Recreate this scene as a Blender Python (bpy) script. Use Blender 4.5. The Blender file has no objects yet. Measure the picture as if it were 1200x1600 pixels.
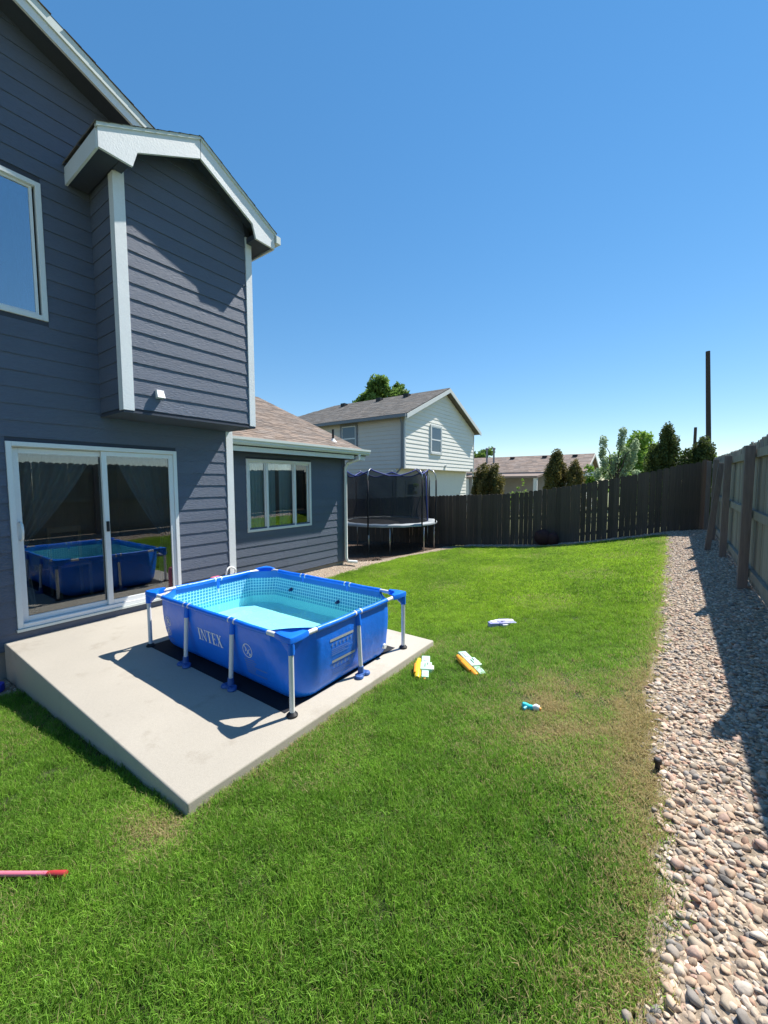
import bpy, bmesh, math, random
import numpy as np
from mathutils import Vector, Matrix, Euler
from mathutils.bvhtree import BVHTree

random.seed(7); RNG = np.random.default_rng(11)
scene = bpy.context.scene
COL = scene.collection
rad = math.radians

# ------------------------------------------------------------------ camera
# world frame: camera at the origin, +Y along house wall and side fence, +X to the right, metres
A_, P_, R_, F_ = .623, -.072, .003, 626.9          # yaw left, pitch, roll, focal length in photo pixels (1200 wide)
_F = Vector((-math.sin(A_)*math.cos(P_), math.cos(A_)*math.cos(P_), math.sin(P_)))
_R = Vector((math.cos(A_), math.sin(A_), 0)); _U = _R.cross(_F)
CR = math.cos(R_)*_R - math.sin(R_)*_U; CU = math.sin(R_)*_R + math.cos(R_)*_U
cam = bpy.data.cameras.new('camera'); camo = bpy.data.objects.new('camera', cam); COL.objects.link(camo)
camo.matrix_world = Matrix(((CR.x, CU.x, -_F.x, 0), (CR.y, CU.y, -_F.y, 0), (CR.z, CU.z, -_F.z, 0), (0, 0, 0, 1)))
cam.sensor_fit = 'HORIZONTAL'; cam.sensor_width = 36; cam.lens = 36*F_/1200
cam.clip_start = .02; cam.clip_end = 3000
scene.camera = camo
scene.render.resolution_x, scene.render.resolution_y = 768, 1024

# ------------------------------------------------------------------ sky, sun, exposure
SUN = Vector((.25, .68, 1)).normalized()
EL = math.asin(SUN.z); AZ = math.atan2(SUN.x, SUN.y)
world = bpy.data.worlds.new('World'); scene.world = world; world.use_nodes = True
wn = world.node_tree; wn.nodes.clear()
sky = wn.nodes.new('ShaderNodeTexSky'); sky.sky_type = 'NISHITA'; sky.sun_disc = False
sky.sun_elevation = EL; sky.sun_rotation = AZ
sky.altitude = 1500; sky.air_density = 1.15; sky.dust_density = 0.0; sky.ozone_density = 3.5
bg = wn.nodes.new('ShaderNodeBackground'); bg.inputs[1].default_value = .15
wo = wn.nodes.new('ShaderNodeOutputWorld')
hs_ = wn.nodes.new('ShaderNodeHueSaturation'); hs_.inputs['Saturation'].default_value = 1.54
ga_ = wn.nodes.new('ShaderNodeGamma'); ga_.inputs[1].default_value = .64   # the phone's soft response to the sky
wn.links.new(sky.outputs[0], ga_.inputs[0]); wn.links.new(ga_.outputs[0], hs_.inputs['Color']); wn.links.new(hs_.outputs[0], bg.inputs[0]); wn.links.new(bg.outputs[0], wo.inputs[0])
sl = bpy.data.lights.new('sun', 'SUN'); sl.energy = 4.2; sl.angle = rad(.53); sl.color = (1, .95, .87)
so = bpy.data.objects.new('sun', sl); COL.objects.link(so)
so.rotation_euler = (-SUN).to_track_quat('-Z', 'Y').to_euler(); so.location = SUN*50
vs = scene.view_settings
vs.view_transform = 'Standard'; vs.look = 'None'; vs.exposure = 1.0; vs.gamma = 1; vs.use_curve_mapping = False
scene.render.engine = 'CYCLES'
scene.cycles.max_bounces = 6; scene.cycles.diffuse_bounces = 3; scene.cycles.glossy_bounces = 3; scene.cycles.transparent_max_bounces = 12

# ------------------------------------------------------------------ materials
def nn(t, ty, **kw):
    n = t.nodes.new(ty)
    for k, v in kw.items(): setattr(n, k, v)
    return n
def mat(name, col, rough=.7, var=.12, scale=6., fine=60., bump=0., bscale=40., stretch=(1, 1, 1), col2=None, metal=0., spec=.4, rand=0., detail=6.):
    m = bpy.data.materials.new(name); m.use_nodes = True; t = m.node_tree; L = t.links
    b = t.nodes['Principled BSDF']; b.inputs['Roughness'].default_value = rough; b.inputs['Metallic'].default_value = metal
    b.inputs['Specular IOR Level'].default_value = spec
    tc = nn(t, 'ShaderNodeTexCoord'); mp = nn(t, 'ShaderNodeMapping'); mp.inputs['Scale'].default_value = stretch
    L.new(tc.outputs['Object'], mp.inputs['Vector'])
    n1 = nn(t, 'ShaderNodeTexNoise'); n1.inputs['Scale'].default_value = scale; n1.inputs['Detail'].default_value = detail
    n2 = nn(t, 'ShaderNodeTexNoise'); n2.inputs['Scale'].default_value = fine; n2.inputs['Detail'].default_value = 3
    L.new(mp.outputs[0], n1.inputs['Vector']); L.new(mp.outputs[0], n2.inputs['Vector'])
    ad = nn(t, 'ShaderNodeMath', operation='ADD'); L.new(n1.outputs[0], ad.inputs[0]); L.new(n2.outputs[0], ad.inputs[1])
    rp = nn(t, 'ShaderNodeMapRange'); rp.inputs[1].default_value = .6; rp.inputs[2].default_value = 1.4
    L.new(ad.outputs[0], rp.inputs[0])
    mx = nn(t, 'ShaderNodeMix', data_type='RGBA')
    c = Vector(col); c2 = Vector(col2) if col2 else c*(1+var); c1 = c*(1-var) if not col2 else c
    mx.inputs[6].default_value = (*c1, 1); mx.inputs[7].default_value = (*c2, 1)
    L.new(rp.outputs[0], mx.inputs[0]); out = mx.outputs[2]
    if rand:
        oi = nn(t, 'ShaderNodeObjectInfo'); mr = nn(t, 'ShaderNodeMapRange'); mr.inputs[3].default_value = 1-rand; mr.inputs[4].default_value = 1+rand
        L.new(oi.outputs['Random'], mr.inputs[0]); hs = nn(t, 'ShaderNodeHueSaturation'); L.new(mr.outputs[0], hs.inputs['Value'])
        L.new(out, hs.inputs['Color']); out = hs.outputs[0]
    L.new(out, b.inputs['Base Color'])
    if bump:
        n3 = nn(t, 'ShaderNodeTexNoise'); n3.inputs['Scale'].default_value = bscale; n3.inputs['Detail'].default_value = 5
        L.new(mp.outputs[0], n3.inputs['Vector'])
        bp = nn(t, 'ShaderNodeBump'); bp.inputs['Strength'].default_value = bump; bp.inputs['Distance'].default_value = .01
        L.new(n3.outputs[0], bp.inputs['Height']); L.new(bp.outputs[0], b.inputs['Normal'])
    return m
def stains(m, amount=.55, scale=2.3):
    t = m.node_tree; b = t.nodes['Principled BSDF']; src = b.inputs['Base Color'].links[0].from_socket
    tc = nn(t, 'ShaderNodeTexCoord'); n1 = nn(t, 'ShaderNodeTexNoise'); n1.inputs['Scale'].default_value = scale; n1.inputs['Detail'].default_value = 9; n1.inputs['Roughness'].default_value = .68
    t.links.new(tc.outputs['Object'], n1.inputs['Vector'])
    r = nn(t, 'ShaderNodeMapRange'); r.inputs[1].default_value = .56; r.inputs[2].default_value = .74; r.inputs[4].default_value = amount; t.links.new(n1.outputs[0], r.inputs[0])
    v = nn(t, 'ShaderNodeTexVoronoi', feature='F1'); v.inputs['Scale'].default_value = 26; t.links.new(tc.outputs['Object'], v.inputs['Vector'])
    r2 = nn(t, 'ShaderNodeMapRange'); r2.inputs[1].default_value = .085; r2.inputs[2].default_value = .05; r2.inputs[4].default_value = .5; t.links.new(v.outputs['Distance'], r2.inputs[0])
    mxx = nn(t, 'ShaderNodeMath', operation='MAXIMUM'); t.links.new(r.outputs[0], mxx.inputs[0]); t.links.new(r2.outputs[0], mxx.inputs[1])
    mx = nn(t, 'ShaderNodeMix', data_type='RGBA', blend_type='MULTIPLY'); t.links.new(mxx.outputs[0], mx.inputs[0]); t.links.new(src, mx.inputs[6]); mx.inputs[7].default_value = (.62, .58, .52, 1)
    t.links.new(mx.outputs[2], b.inputs['Base Color']); return m
def attr_color(m, name='tone'):
    t = m.node_tree; b = t.nodes['Principled BSDF']
    src = b.inputs['Base Color'].links[0].from_socket
    at = nn(t, 'ShaderNodeAttribute', attribute_name=name)
    mx = nn(t, 'ShaderNodeMix', data_type='RGBA', blend_type='MULTIPLY'); mx.inputs[0].default_value = 1
    t.links.new(src, mx.inputs[6]); t.links.new(at.outputs['Color'], mx.inputs[7]); t.links.new(mx.outputs[2], b.inputs['Base Color'])
    return m

M = {}
M['siding'] = mat('siding_paint', (.104, .124, .172), .62, .12, 3, 120, .85, 150, (1, .14, 1.0), rand=.05)
M['siding_side'] = mat('siding_paint_side', (.104, .124, .172), .62, .12, 3, 120, .85, 150, (.14, 1, 1.0), rand=.05)
M['sheathing'] = mat('sheathing', (.05, .058, .08), .8)
M['trim'] = mat('trim_paint', (.72, .73, .73), .55, .06, 4, 60, .25, 60)
M['gutter'] = mat('gutter_metal', (.62, .66, .62), .4, .05, 3, 40)
M['white'] = mat('white_vinyl', (.74, .75, .74), .4, .04, 4, 50)
M['cream'] = mat('cream_track', (.5, .44, .33), .6)
M['shingle'] = mat('shingle', (.21, .165, .135), .9, .3, 9, 120, .5, 150)
attr_color(M['shingle'])
M['shingle_dark'] = mat('shingle_grey', (.15, .135, .12), .9, .3, 5, 60, .4, 100); attr_color(M['shingle_dark'])
M['concrete'] = mat('concrete', (.415, .380, .322), .85, .13, 1.1, 140, .2, 220, detail=8)
stains(M['concrete'], .6)
M['foundation'] = mat('foundation_concrete', (.26, .24, .22), .9, .15, 3, 60, .3, 60)
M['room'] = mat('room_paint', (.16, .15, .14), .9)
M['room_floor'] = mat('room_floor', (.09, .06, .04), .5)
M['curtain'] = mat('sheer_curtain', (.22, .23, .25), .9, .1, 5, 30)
M['blind'] = mat('blind_vinyl', (.62, .76, .76), .6, .05)
M['black'] = mat('black_plastic', (.012, .012, .014), .5)
M['post'] = mat('post_wood', (.19, .15, .135), .85, .3, 5, 60, .5, 60, (1, 1, .08), rand=.12)
M['picket'] = mat('picket_wood', (.30, .265, .215), .9, .3, 6, 70, .6, 60, (1, 1, .06), rand=.16)
M['picket_dark'] = mat('picket_wood_dark', (.105, .074, .056), .9, .35, 6, 70, .6, 60, (1, 1, .06), rand=.2)
M['pole'] = mat('utility_pole_wood', (.06, .047, .038), .9, .3, 3, 40, .5, 40, (1, 1, .05))
M['stone'] = mat('stone', (1, 1, 1), .75, .16, 14, 130, .25, 90, rand=0); attr_color(M['stone'])
M['soil'] = mat('gravel_soil', (.27, .215, .16), .95, .3, 20, 150, .6, 90)
M['mulch'] = mat('mulch', (.07, .045, .032), .95, .5, 30, 160, .9, 120)
M['mulch_chip'] = mat('mulch_chip', (.09, .06, .042), .95, .5, 30, 160)
M['far_ground'] = mat('far_ground', (.14, .15, .06), .95, .35, .4, 12)
M['lawn_soil'] = mat('lawn_soil', (.045, .06, .02), .95, .4, 6, 90)

def foliage(name, c1, c2, trans=.35, rough=.6):
    m = bpy.data.materials.new(name); m.use_nodes = True; t = m.node_tree; L = t.links; t.nodes.clear()
    at = nn(t, 'ShaderNodeAttribute', attribute_name='tone')
    mx = nn(t, 'ShaderNodeMix', data_type='RGBA'); mx.inputs[6].default_value = (*c1, 1); mx.inputs[7].default_value = (*c2, 1)
    L.new(at.outputs['Fac'], mx.inputs[0])
    p = nn(t, 'ShaderNodeBsdfPrincipled'); p.inputs['Roughness'].default_value = rough; p.inputs['Specular IOR Level'].default_value = .25
    tr = nn(t, 'ShaderNodeBsdfTranslucent'); ms = nn(t, 'ShaderNodeMixShader'); ms.inputs[0].default_value = trans
    L.new(mx.outputs[2], p.inputs['Base Color']); L.new(mx.outputs[2], tr.inputs['Color'])
    L.new(p.outputs[0], ms.inputs[1]); L.new(tr.outputs[0], ms.inputs[2])
    o = nn(t, 'ShaderNodeOutputMaterial'); L.new(ms.outputs[0], o.inputs[0])
    return m
M['leaf'] = foliage('leaf_green', (.08, .15, .03), (.22, .34, .08), .5)
M['leaf_bright'] = foliage('leaf_bright', (.12, .24, .03), (.28, .42, .08), .5)
M['leaf_silver'] = foliage('leaf_silver', (.24, .33, .17), (.46, .55, .36), .45)
M['arbor_brown'] = foliage('arborvitae_winter_burnt', (.06, .085, .022), (.27, .21, .065), .35)
M['arbor'] = foliage('arborvitae_green', (.035, .065, .018), (.15, .18, .05), .35)
M['bark'] = mat('bark', (.09, .07, .05), .95, .3, 8, 60, .6, 40)

def grass_material():
    m = bpy.data.materials.new('grass_blade'); m.use_nodes = True; t = m.node_tree; L = t.links; t.nodes.clear()
    ge = nn(t, 'ShaderNodeNewGeometry')
    n1 = nn(t, 'ShaderNodeTexNoise'); n1.inputs['Scale'].default_value = .9; n1.inputs['Detail'].default_value = 5
    n2 = nn(t, 'ShaderNodeTexNoise'); n2.inputs['Scale'].default_value = 7; n2.inputs['Detail'].default_value = 4
    for n in (n1, n2): L.new(ge.outputs['Position'], n.inputs['Vector'])
    oi = nn(t, 'ShaderNodeObjectInfo'); at = nn(t, 'ShaderNodeAttribute', attribute_name='tone')
    dry = nn(t, 'ShaderNodeAttribute', attribute_type='INSTANCER', attribute_name='dry')
    add = nn(t, 'ShaderNodeMath', operation='ADD'); L.new(n1.outputs[0], add.inputs[0]); L.new(n2.outputs[0], add.inputs[1])
    add2 = nn(t, 'ShaderNodeMath', operation='MULTIPLY_ADD'); L.new(oi.outputs['Random'], add2.inputs[0]); add2.inputs[1].default_value = .35; L.new(add.outputs[0], add2.inputs[2])
    mr = nn(t, 'ShaderNodeMapRange'); mr.inputs[1].default_value = .75; mr.inputs[2].default_value = 1.6; L.new(add2.outputs[0], mr.inputs[0])
    g = nn(t, 'ShaderNodeMix', data_type='RGBA'); g.inputs[6].default_value = (.080, .192, .024, 1); g.inputs[7].default_value = (.225, .40, .050, 1)
    L.new(mr.outputs[0], g.inputs[0])
    bv = nn(t, 'ShaderNodeMapRange'); bv.inputs[3].default_value = .48; bv.inputs[4].default_value = 1.75; L.new(at.outputs['Fac'], bv.inputs[0])
    bh = nn(t, 'ShaderNodeHueSaturation'); L.new(bv.outputs[0], bh.inputs['Value'])
    lu = nn(t, 'ShaderNodeAttribute', attribute_type='INSTANCER', attribute_name='lush')
    gl_ = nn(t, 'ShaderNodeMix', data_type='RGBA', blend_type='MULTIPLY'); L.new(lu.outputs['Fac'], gl_.inputs[0]); L.new(g.outputs[2], gl_.inputs[6]); gl_.inputs[7].default_value = (1.75, 1.45, .95, 1)
    # straw-coloured blades: fraction given by the dryness of the place, chosen per blade
    sb = nn(t, 'ShaderNodeMath', operation='SUBTRACT'); L.new(dry.outputs['Fac'], sb.inputs[0]); L.new(at.outputs['Fac'], sb.inputs[1])
    st = nn(t, 'ShaderNodeMapRange'); st.inputs[1].default_value = -.06; st.inputs[2].default_value = .10; L.new(sb.outputs[0], st.inputs[0])
    d = nn(t, 'ShaderNodeMix', data_type='RGBA'); d.inputs[7].default_value = (.52, .43, .22, 1)
    L.new(st.outputs[0], d.inputs[0]); L.new(gl_.outputs[2], bh.inputs['Color']); L.new(bh.outputs[0], d.inputs[6])
    p = nn(t, 'ShaderNodeBsdfPrincipled'); p.inputs['Roughness'].default_value = .5; p.inputs['Specular IOR Level'].default_value = .16
    tr = nn(t, 'ShaderNodeBsdfTranslucent'); ms = nn(t, 'ShaderNodeMixShader'); ms.inputs[0].default_value = .52
    L.new(d.outputs[2], p.inputs['Base Color']); L.new(d.outputs[2], tr.inputs['Color'])
    L.new(p.outputs[0], ms.inputs[1]); L.new(tr.outputs[0], ms.inputs[2])
    o = nn(t, 'ShaderNodeOutputMaterial'); L.new(ms.outputs[0], o.inputs[0])
    return m
M['grass'] = grass_material()

def glass(name, tint=(.75, .8, .8), boost=1.9, base=.05):
    m = bpy.data.materials.new(name); m.use_nodes = True; t = m.node_tree; L = t.links; t.nodes.clear()
    tr = nn(t, 'ShaderNodeBsdfTransparent'); tr.inputs[0].default_value = (*tint, 1)
    gl = nn(t, 'ShaderNodeBsdfGlossy'); gl.inputs['Roughness'].default_value = .004; gl.inputs['Color'].default_value = (.95, .97, 1, 1)
    fr = nn(t, 'ShaderNodeFresnel'); fr.inputs[0].default_value = 1.5
    ma = nn(t, 'ShaderNodeMath', operation='MULTIPLY_ADD', use_clamp=True); L.new(fr.outputs[0], ma.inputs[0]); ma.inputs[1].default_value = boost; ma.inputs[2].default_value = base
    ms = nn(t, 'ShaderNodeMixShader'); L.new(ma.outputs[0], ms.inputs[0]); L.new(tr.outputs[0], ms.inputs[1]); L.new(gl.outputs[0], ms.inputs[2])
    o = nn(t, 'ShaderNodeOutputMaterial'); L.new(ms.outputs[0], o.inputs[0])
    return m
M['glass'] = glass('door_glass', (.80, .84, .84), 1.7, .05)
M['glass_up'] = glass('coated_glass', (.6, .68, .72), 2.4, .24)
def water_material():
    m = bpy.data.materials.new('pool_water'); m.use_nodes = True; t = m.node_tree; L = t.links; t.nodes.clear()
    tr = nn(t, 'ShaderNodeBsdfTransparent'); tr.inputs[0].default_value = (.80, .97, .985, 1)
    gl = nn(t, 'ShaderNodeBsdfGlossy'); gl.inputs['Roughness'].default_value = .02
    fr = nn(t, 'ShaderNodeFresnel'); fr.inputs[0].default_value = 1.33
    no = nn(t, 'ShaderNodeTexNoise'); no.inputs['Scale'].default_value = 9; no.inputs['Detail'].default_value = 2
    tc = nn(t, 'ShaderNodeTexCoord'); L.new(tc.outputs['Object'], no.inputs['Vector'])
    bp = nn(t, 'ShaderNodeBump'); bp.inputs['Strength'].default_value = .25; bp.inputs['Distance'].default_value = .02; L.new(no.outputs[0], bp.inputs['Height'])
    L.new(bp.outputs[0], gl.inputs['Normal']); L.new(bp.outputs[0], fr.inputs['Normal'])
    ms = nn(t, 'ShaderNodeMixShader'); L.new(fr.outputs[0], ms.inputs[0]); L.new(tr.outputs[0], ms.inputs[1]); L.new(gl.outputs[0], ms.inputs[2])
    o = nn(t, 'ShaderNodeOutputMaterial'); L.new(ms.outputs[0], o.inputs[0])
    return m
M['water'] = water_material()
M['liner'] = mat('pool_vinyl', (.008, .18, .86), .34, .06, 2, 30, .65, 8, spec=.5)
M['cap'] = mat('pool_cap_plastic', (.008, .17, .80), .33, .04)
M['foot'] = mat('pool_foot_plastic', (.05, .13, .38), .45, .05)
M['legwhite'] = mat('white_pipe', (.70, .71, .72), .32, .03)
M['print'] = mat('white_print', (.80, .83, .88), .6, .05)
M['print_dim'] = mat('faint_print', (.16, .27, .58), .6, .05)
M['mat_black'] = mat('ground_cloth', (.012, .013, .018), .8, .2)
def tile_material():
    m = mat('pool_tile_print', (.02, .28, .52), .4); t = m.node_tree; L = t.links; b = t.nodes['Principled BSDF']
    uv = nn(t, 'ShaderNodeUVMap', uv_map='UVMap'); sp = nn(t, 'ShaderNodeSeparateXYZ'); L.new(uv.outputs[0], sp.inputs[0])
    def line(sock, per, w):
        a = nn(t, 'ShaderNodeMath', operation='DIVIDE'); L.new(sock, a.inputs[0]); a.inputs[1].default_value = per
        f = nn(t, 'ShaderNodeMath', operation='FRACT'); L.new(a.outputs[0], f.inputs[0])
        c = nn(t, 'ShaderNodeMath', operation='LESS_THAN'); L.new(f.outputs[0], c.inputs[0]); c.inputs[1].default_value = w
        return c.outputs[0]
    mxm = nn(t, 'ShaderNodeMath', operation='MAXIMUM'); L.new(line(sp.outputs[0], .036, .24), mxm.inputs[0]); L.new(line(sp.outputs[1], .036, .24), mxm.inputs[1])
    no = nn(t, 'ShaderNodeTexNoise'); no.inputs['Scale'].default_value = 40; L.new(uv.outputs[0], no.inputs['Vector'])
    tc = nn(t, 'ShaderNodeMix', data_type='RGBA'); tc.inputs[6].default_value = (.015, .22, .46, 1); tc.inputs[7].default_value = (.05, .42, .62, 1); L.new(no.outputs[0], tc.inputs[0])
    mx = nn(t, 'ShaderNodeMix', data_type='RGBA'); L.new(mxm.outputs[0], mx.inputs[0]); L.new(tc.outputs[2], mx.inputs[6]); mx.inputs[7].default_value = (.45, .78, .85, 1)
    gt = nn(t, 'ShaderNodeMath', operation='GREATER_THAN'); L.new(sp.outputs[1], gt.inputs[0]); gt.inputs[1].default_value = .49
    m2 = nn(t, 'ShaderNodeMix', data_type='RGBA'); L.new(gt.outputs[0], m2.inputs[0]); L.new(mx.outputs[2], m2.inputs[6]); m2.inputs[7].default_value = (.010, .15, .55, 1)
    lt = nn(t, 'ShaderNodeMath', operation='LESS_THAN'); L.new(sp.outputs[1], lt.inputs[0]); lt.inputs[1].default_value = .26
    m3 = nn(t, 'ShaderNodeMix', data_type='RGBA'); L.new(lt.outputs[0], m3.inputs[0]); L.new(m2.outputs[2], m3.inputs[6]); m3.inputs[7].default_value = (.30, .72, .80, 1)
    L.new(m3.outputs[2], b.inputs['Base Color'])
    return m
M['tile'] = tile_material()
M['pool_floor'] = mat('pool_floor_vinyl', (.42, .80, .84), .45, .12, 3, 25)
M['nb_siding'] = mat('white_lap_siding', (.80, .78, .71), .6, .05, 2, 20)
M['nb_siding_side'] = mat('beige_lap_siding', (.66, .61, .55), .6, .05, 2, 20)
M['nb_trim'] = mat('neighbour_trim', (.62, .64, .62), .5, .05)
M['nb_frame'] = mat('neighbour_grey_trim', (.22, .23, .25), .6, .05)
M['ranch_wall'] = mat('ranch_wall', (.36, .33, .31), .7, .06)
M['ranch_light'] = mat('ranch_light_trim', (.62, .6, .56), .6, .05)
M['chrome'] = mat('galvanised_tube', (.42, .43, .45), .35, .1, metal=.8)
M['foam'] = mat('black_foam_sleeve', (.012, .013, .018), .8)
M['tramp_mat'] = mat('jumping_mat', (.012, .012, .013), .7)
M['tramp_pad'] = mat('faded_spring_pad', (.30, .33, .35), .6, .15, 6, 40)
M['blue_trim'] = mat('blue_net_trim', (.03, .05, .25), .6)
def net_material():
    m = bpy.data.materials.new('safety_net'); m.use_nodes = True; t = m.node_tree; L = t.links; t.nodes.clear()
    d = nn(t, 'ShaderNodeBsdfDiffuse'); d.inputs[0].default_value = (.05, .05, .055, 1)
    tr = nn(t, 'ShaderNodeBsdfTransparent'); ms = nn(t, 'ShaderNodeMixShader')
    tc = nn(t, 'ShaderNodeTexCoord'); no = nn(t, 'ShaderNodeTexNoise'); no.inputs['Scale'].default_value = 2.2; L.new(tc.outputs['Object'], no.inputs['Vector'])
    mr = nn(t, 'ShaderNodeMapRange'); mr.inputs[3].default_value = .60; mr.inputs[4].default_value = .84; L.new(no.outputs[0], mr.inputs[0])
    L.new(mr.outputs[0], ms.inputs[0]); L.new(tr.outputs[0], ms.inputs[1]); L.new(d.outputs[0], ms.inputs[2])
    o = nn(t, 'ShaderNodeOutputMaterial'); L.new(ms.outputs[0], o.inputs[0]); return m
M['net'] = net_material()
def plastic(n, c, r=.4): return mat(n, c, r, .04)
M['mint'] = plastic('mint_plastic', (.50, .74, .58)); M['orange'] = plastic('orange_plastic', (.85, .33, .02)); M['yellow'] = plastic('yellow_plastic', (.85, .55, .02))
M['lavender'] = plastic('lavender_plastic', (.36, .36, .66)); M['teal'] = plastic('teal_plastic', (.10, .42, .52)); M['navy'] = plastic('navy_plastic', (.03, .035, .12))
M['cyan'] = plastic('cyan_plastic', (.02, .55, .62)); M['pink'] = plastic('pink_plastic', (.78, .20, .28)); M['red'] = plastic('red_plastic', (.42, .04, .045))
M['whiteplastic'] = plastic('white_plastic', (.78, .78, .76)); M['maroon'] = mat('maroon_vinyl', (.055, .018, .018), .75, .2, 6, 40, .3, 30)
M['bluetoy'] = plastic('blue_plastic', (.03, .05, .45))

# ------------------------------------------------------------------ mesh helpers
WM = {}
def tag(o, label=None, cat=None, group=None, kind=None):
    if label: o['label'] = label
    if cat: o['category'] = cat
    if group: o['group'] = group
    if kind: o['kind'] = kind
    return o
def adopt(o, parent):
    if parent is not None:
        o.parent = parent; o.matrix_parent_inverse = WM[parent.name].inverted()
    WM[o.name] = Matrix.Identity(4)
def link(name, me, parent=None):
    o = bpy.data.objects.new(name, me); COL.objects.link(o); adopt(o, parent); return o
def empty(name, loc, label, cat, group=None):
    o = bpy.data.objects.new(name, None); COL.objects.link(o); o.location = loc; o.empty_display_size = .1
    WM[o.name] = Matrix.Translation(loc); return tag(o, label, cat, group)
class MB:
    def __init__(s): s.v = []; s.f = []; s.tone = None
    def add(s, vs_, fs):
        b = len(s.v); s.v += [tuple(p) for p in vs_]; s.f += [tuple(i+b for i in f) for f in fs]; return s
    def box(s, x0, x1, y0, y1, z0, z1):
        return s.add([(x0,y0,z0),(x1,y0,z0),(x1,y1,z0),(x0,y1,z0),(x0,y0,z1),(x1,y0,z1),(x1,y1,z1),(x0,y1,z1)],
                     [(0,3,2,1),(4,5,6,7),(0,1,5,4),(1,2,6,5),(2,3,7,6),(3,0,4,7)])
    def obox(s, c, ux, uy, uz):
        c, ux, uy, uz = map(Vector, (c, ux, uy, uz))
        p = [c+a*ux+b*uy+d*uz for d in (-1, 1) for a, b in ((-1,-1),(1,-1),(1,1),(-1,1))]
        return s.add(p, [(0,3,2,1),(4,5,6,7),(0,1,5,4),(1,2,6,5),(2,3,7,6),(3,0,4,7)])
    def prism(s, poly, axis, a, b):
        # poly of 2D points extruded along an axis: 'X' -> (y,z), 'Y' -> (x,z), 'Z' -> (x,y)
        def P(p, t): return {'X': (t, p[0], p[1]), 'Y': (p[0], t, p[1]), 'Z': (p[0], p[1], t)}[axis]
        n = len(poly); v = [P(p, a) for p in poly]+[P(p, b) for p in poly]
        f = [tuple(range(n))[::-1], tuple(range(n, 2*n))]+[(i, (i+1) % n, n+(i+1) % n, n+i) for i in range(n)]
        return s.add(v, f)
    def tube(s, pts, r, n=10, caps=True):
        pts = [Vector(p) for p in pts]; rr = r if isinstance(r, (list, tuple)) else [r]*len(pts)
        b = len(s.v); up = None
        for i, p in enumerate(pts):
            t = (pts[min(i+1, len(pts)-1)]-pts[max(i-1, 0)]).normalized()
            if up is None: up = t.orthogonal().normalized()
            up = (up-t*up.dot(t)).normalized(); w = t.cross(up)
            for k in range(n):
                a = 2*math.pi*k/n; s.v.append(tuple(p+(up*math.cos(a)+w*math.sin(a))*rr[i]))
        for i in range(len(pts)-1):
            for k in range(n):
                s.f.append((b+i*n+k, b+i*n+(k+1) % n, b+(i+1)*n+(k+1) % n, b+(i+1)*n+k))
        if caps:
            s.f.append(tuple(b+k for k in range(n))[::-1]); e = b+(len(pts)-1)*n; s.f.append(tuple(e+k for k in range(n)))
        return s
    def lathe(s, c, prof, n=16):
        b = len(s.v); c = Vector(c)
        for r, z in prof:
            for k in range(n): a = 2*math.pi*k/n; s.v.append((c.x+r*math.cos(a), c.y+r*math.sin(a), c.z+z))
        for i in range(len(prof)-1):
            for k in range(n): s.f.append((b+i*n+k, b+i*n+(k+1) % n, b+(i+1)*n+(k+1) % n, b+(i+1)*n+k))
        s.f.append(tuple(b+k for k in range(n))[::-1]); e = b+(len(prof)-1)*n; s.f.append(tuple(e+k for k in range(n)))
        return s
    def mesh(s, name, mt, smooth=False, bevel=0, fix=True, seg=2):
        me = bpy.data.meshes.new(name); me.from_pydata(s.v, [], s.f)
        if fix or bevel:
            bm = bmesh.new(); bm.from_mesh(me)
            if bevel: bmesh.ops.bevel(bm, geom=bm.edges[:], offset=bevel, segments=seg, affect='EDGES', profile=.5)
            bmesh.ops.recalc_face_normals(bm, faces=bm.faces); bm.to_mesh(me); bm.free()
        if smooth is not False:
            me.shade_smooth()
            if smooth is not True: me.set_sharp_from_angle(angle=rad(smooth))
        me.materials.append(mt); return me
    def build(s, name, mt, parent=None, smooth=False, bevel=0, fix=True, seg=2):
        return link(name, s.mesh(name, mt, smooth, bevel, fix, seg), parent)
def npmesh(name, V, Fq, mt, tone=None, smooth=False):
    """V (n,3), Fq (m,k) equal-sized faces; tone (n,) or (n,3) point attribute"""
    me = bpy.data.meshes.new(name); n, m, k = len(V), len(Fq), Fq.shape[1]
    me.vertices.add(n); me.vertices.foreach_set('co', np.asarray(V, np.float32).ravel())
    me.loops.add(m*k); me.loops.foreach_set('vertex_index', Fq.astype(np.int32).ravel())
    me.polygons.add(m); me.polygons.foreach_set('loop_start', (np.arange(m)*k).astype(np.int32))
    me.polygons.foreach_set('use_smooth', np.full(m, bool(smooth)))
    me.update(calc_edges=True); me.validate()
    if tone is not None:
        tone = np.asarray(tone, np.float32)
        if tone.ndim == 1: tone = np.repeat(tone[:, None], 3, 1)
        a = me.attributes.new('tone', 'FLOAT_COLOR', 'POINT'); a.data.foreach_set('color', np.hstack([tone, np.ones((n, 1), np.float32)]).ravel().astype(np.float32))
    me.materials.append(mt); return me

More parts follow.
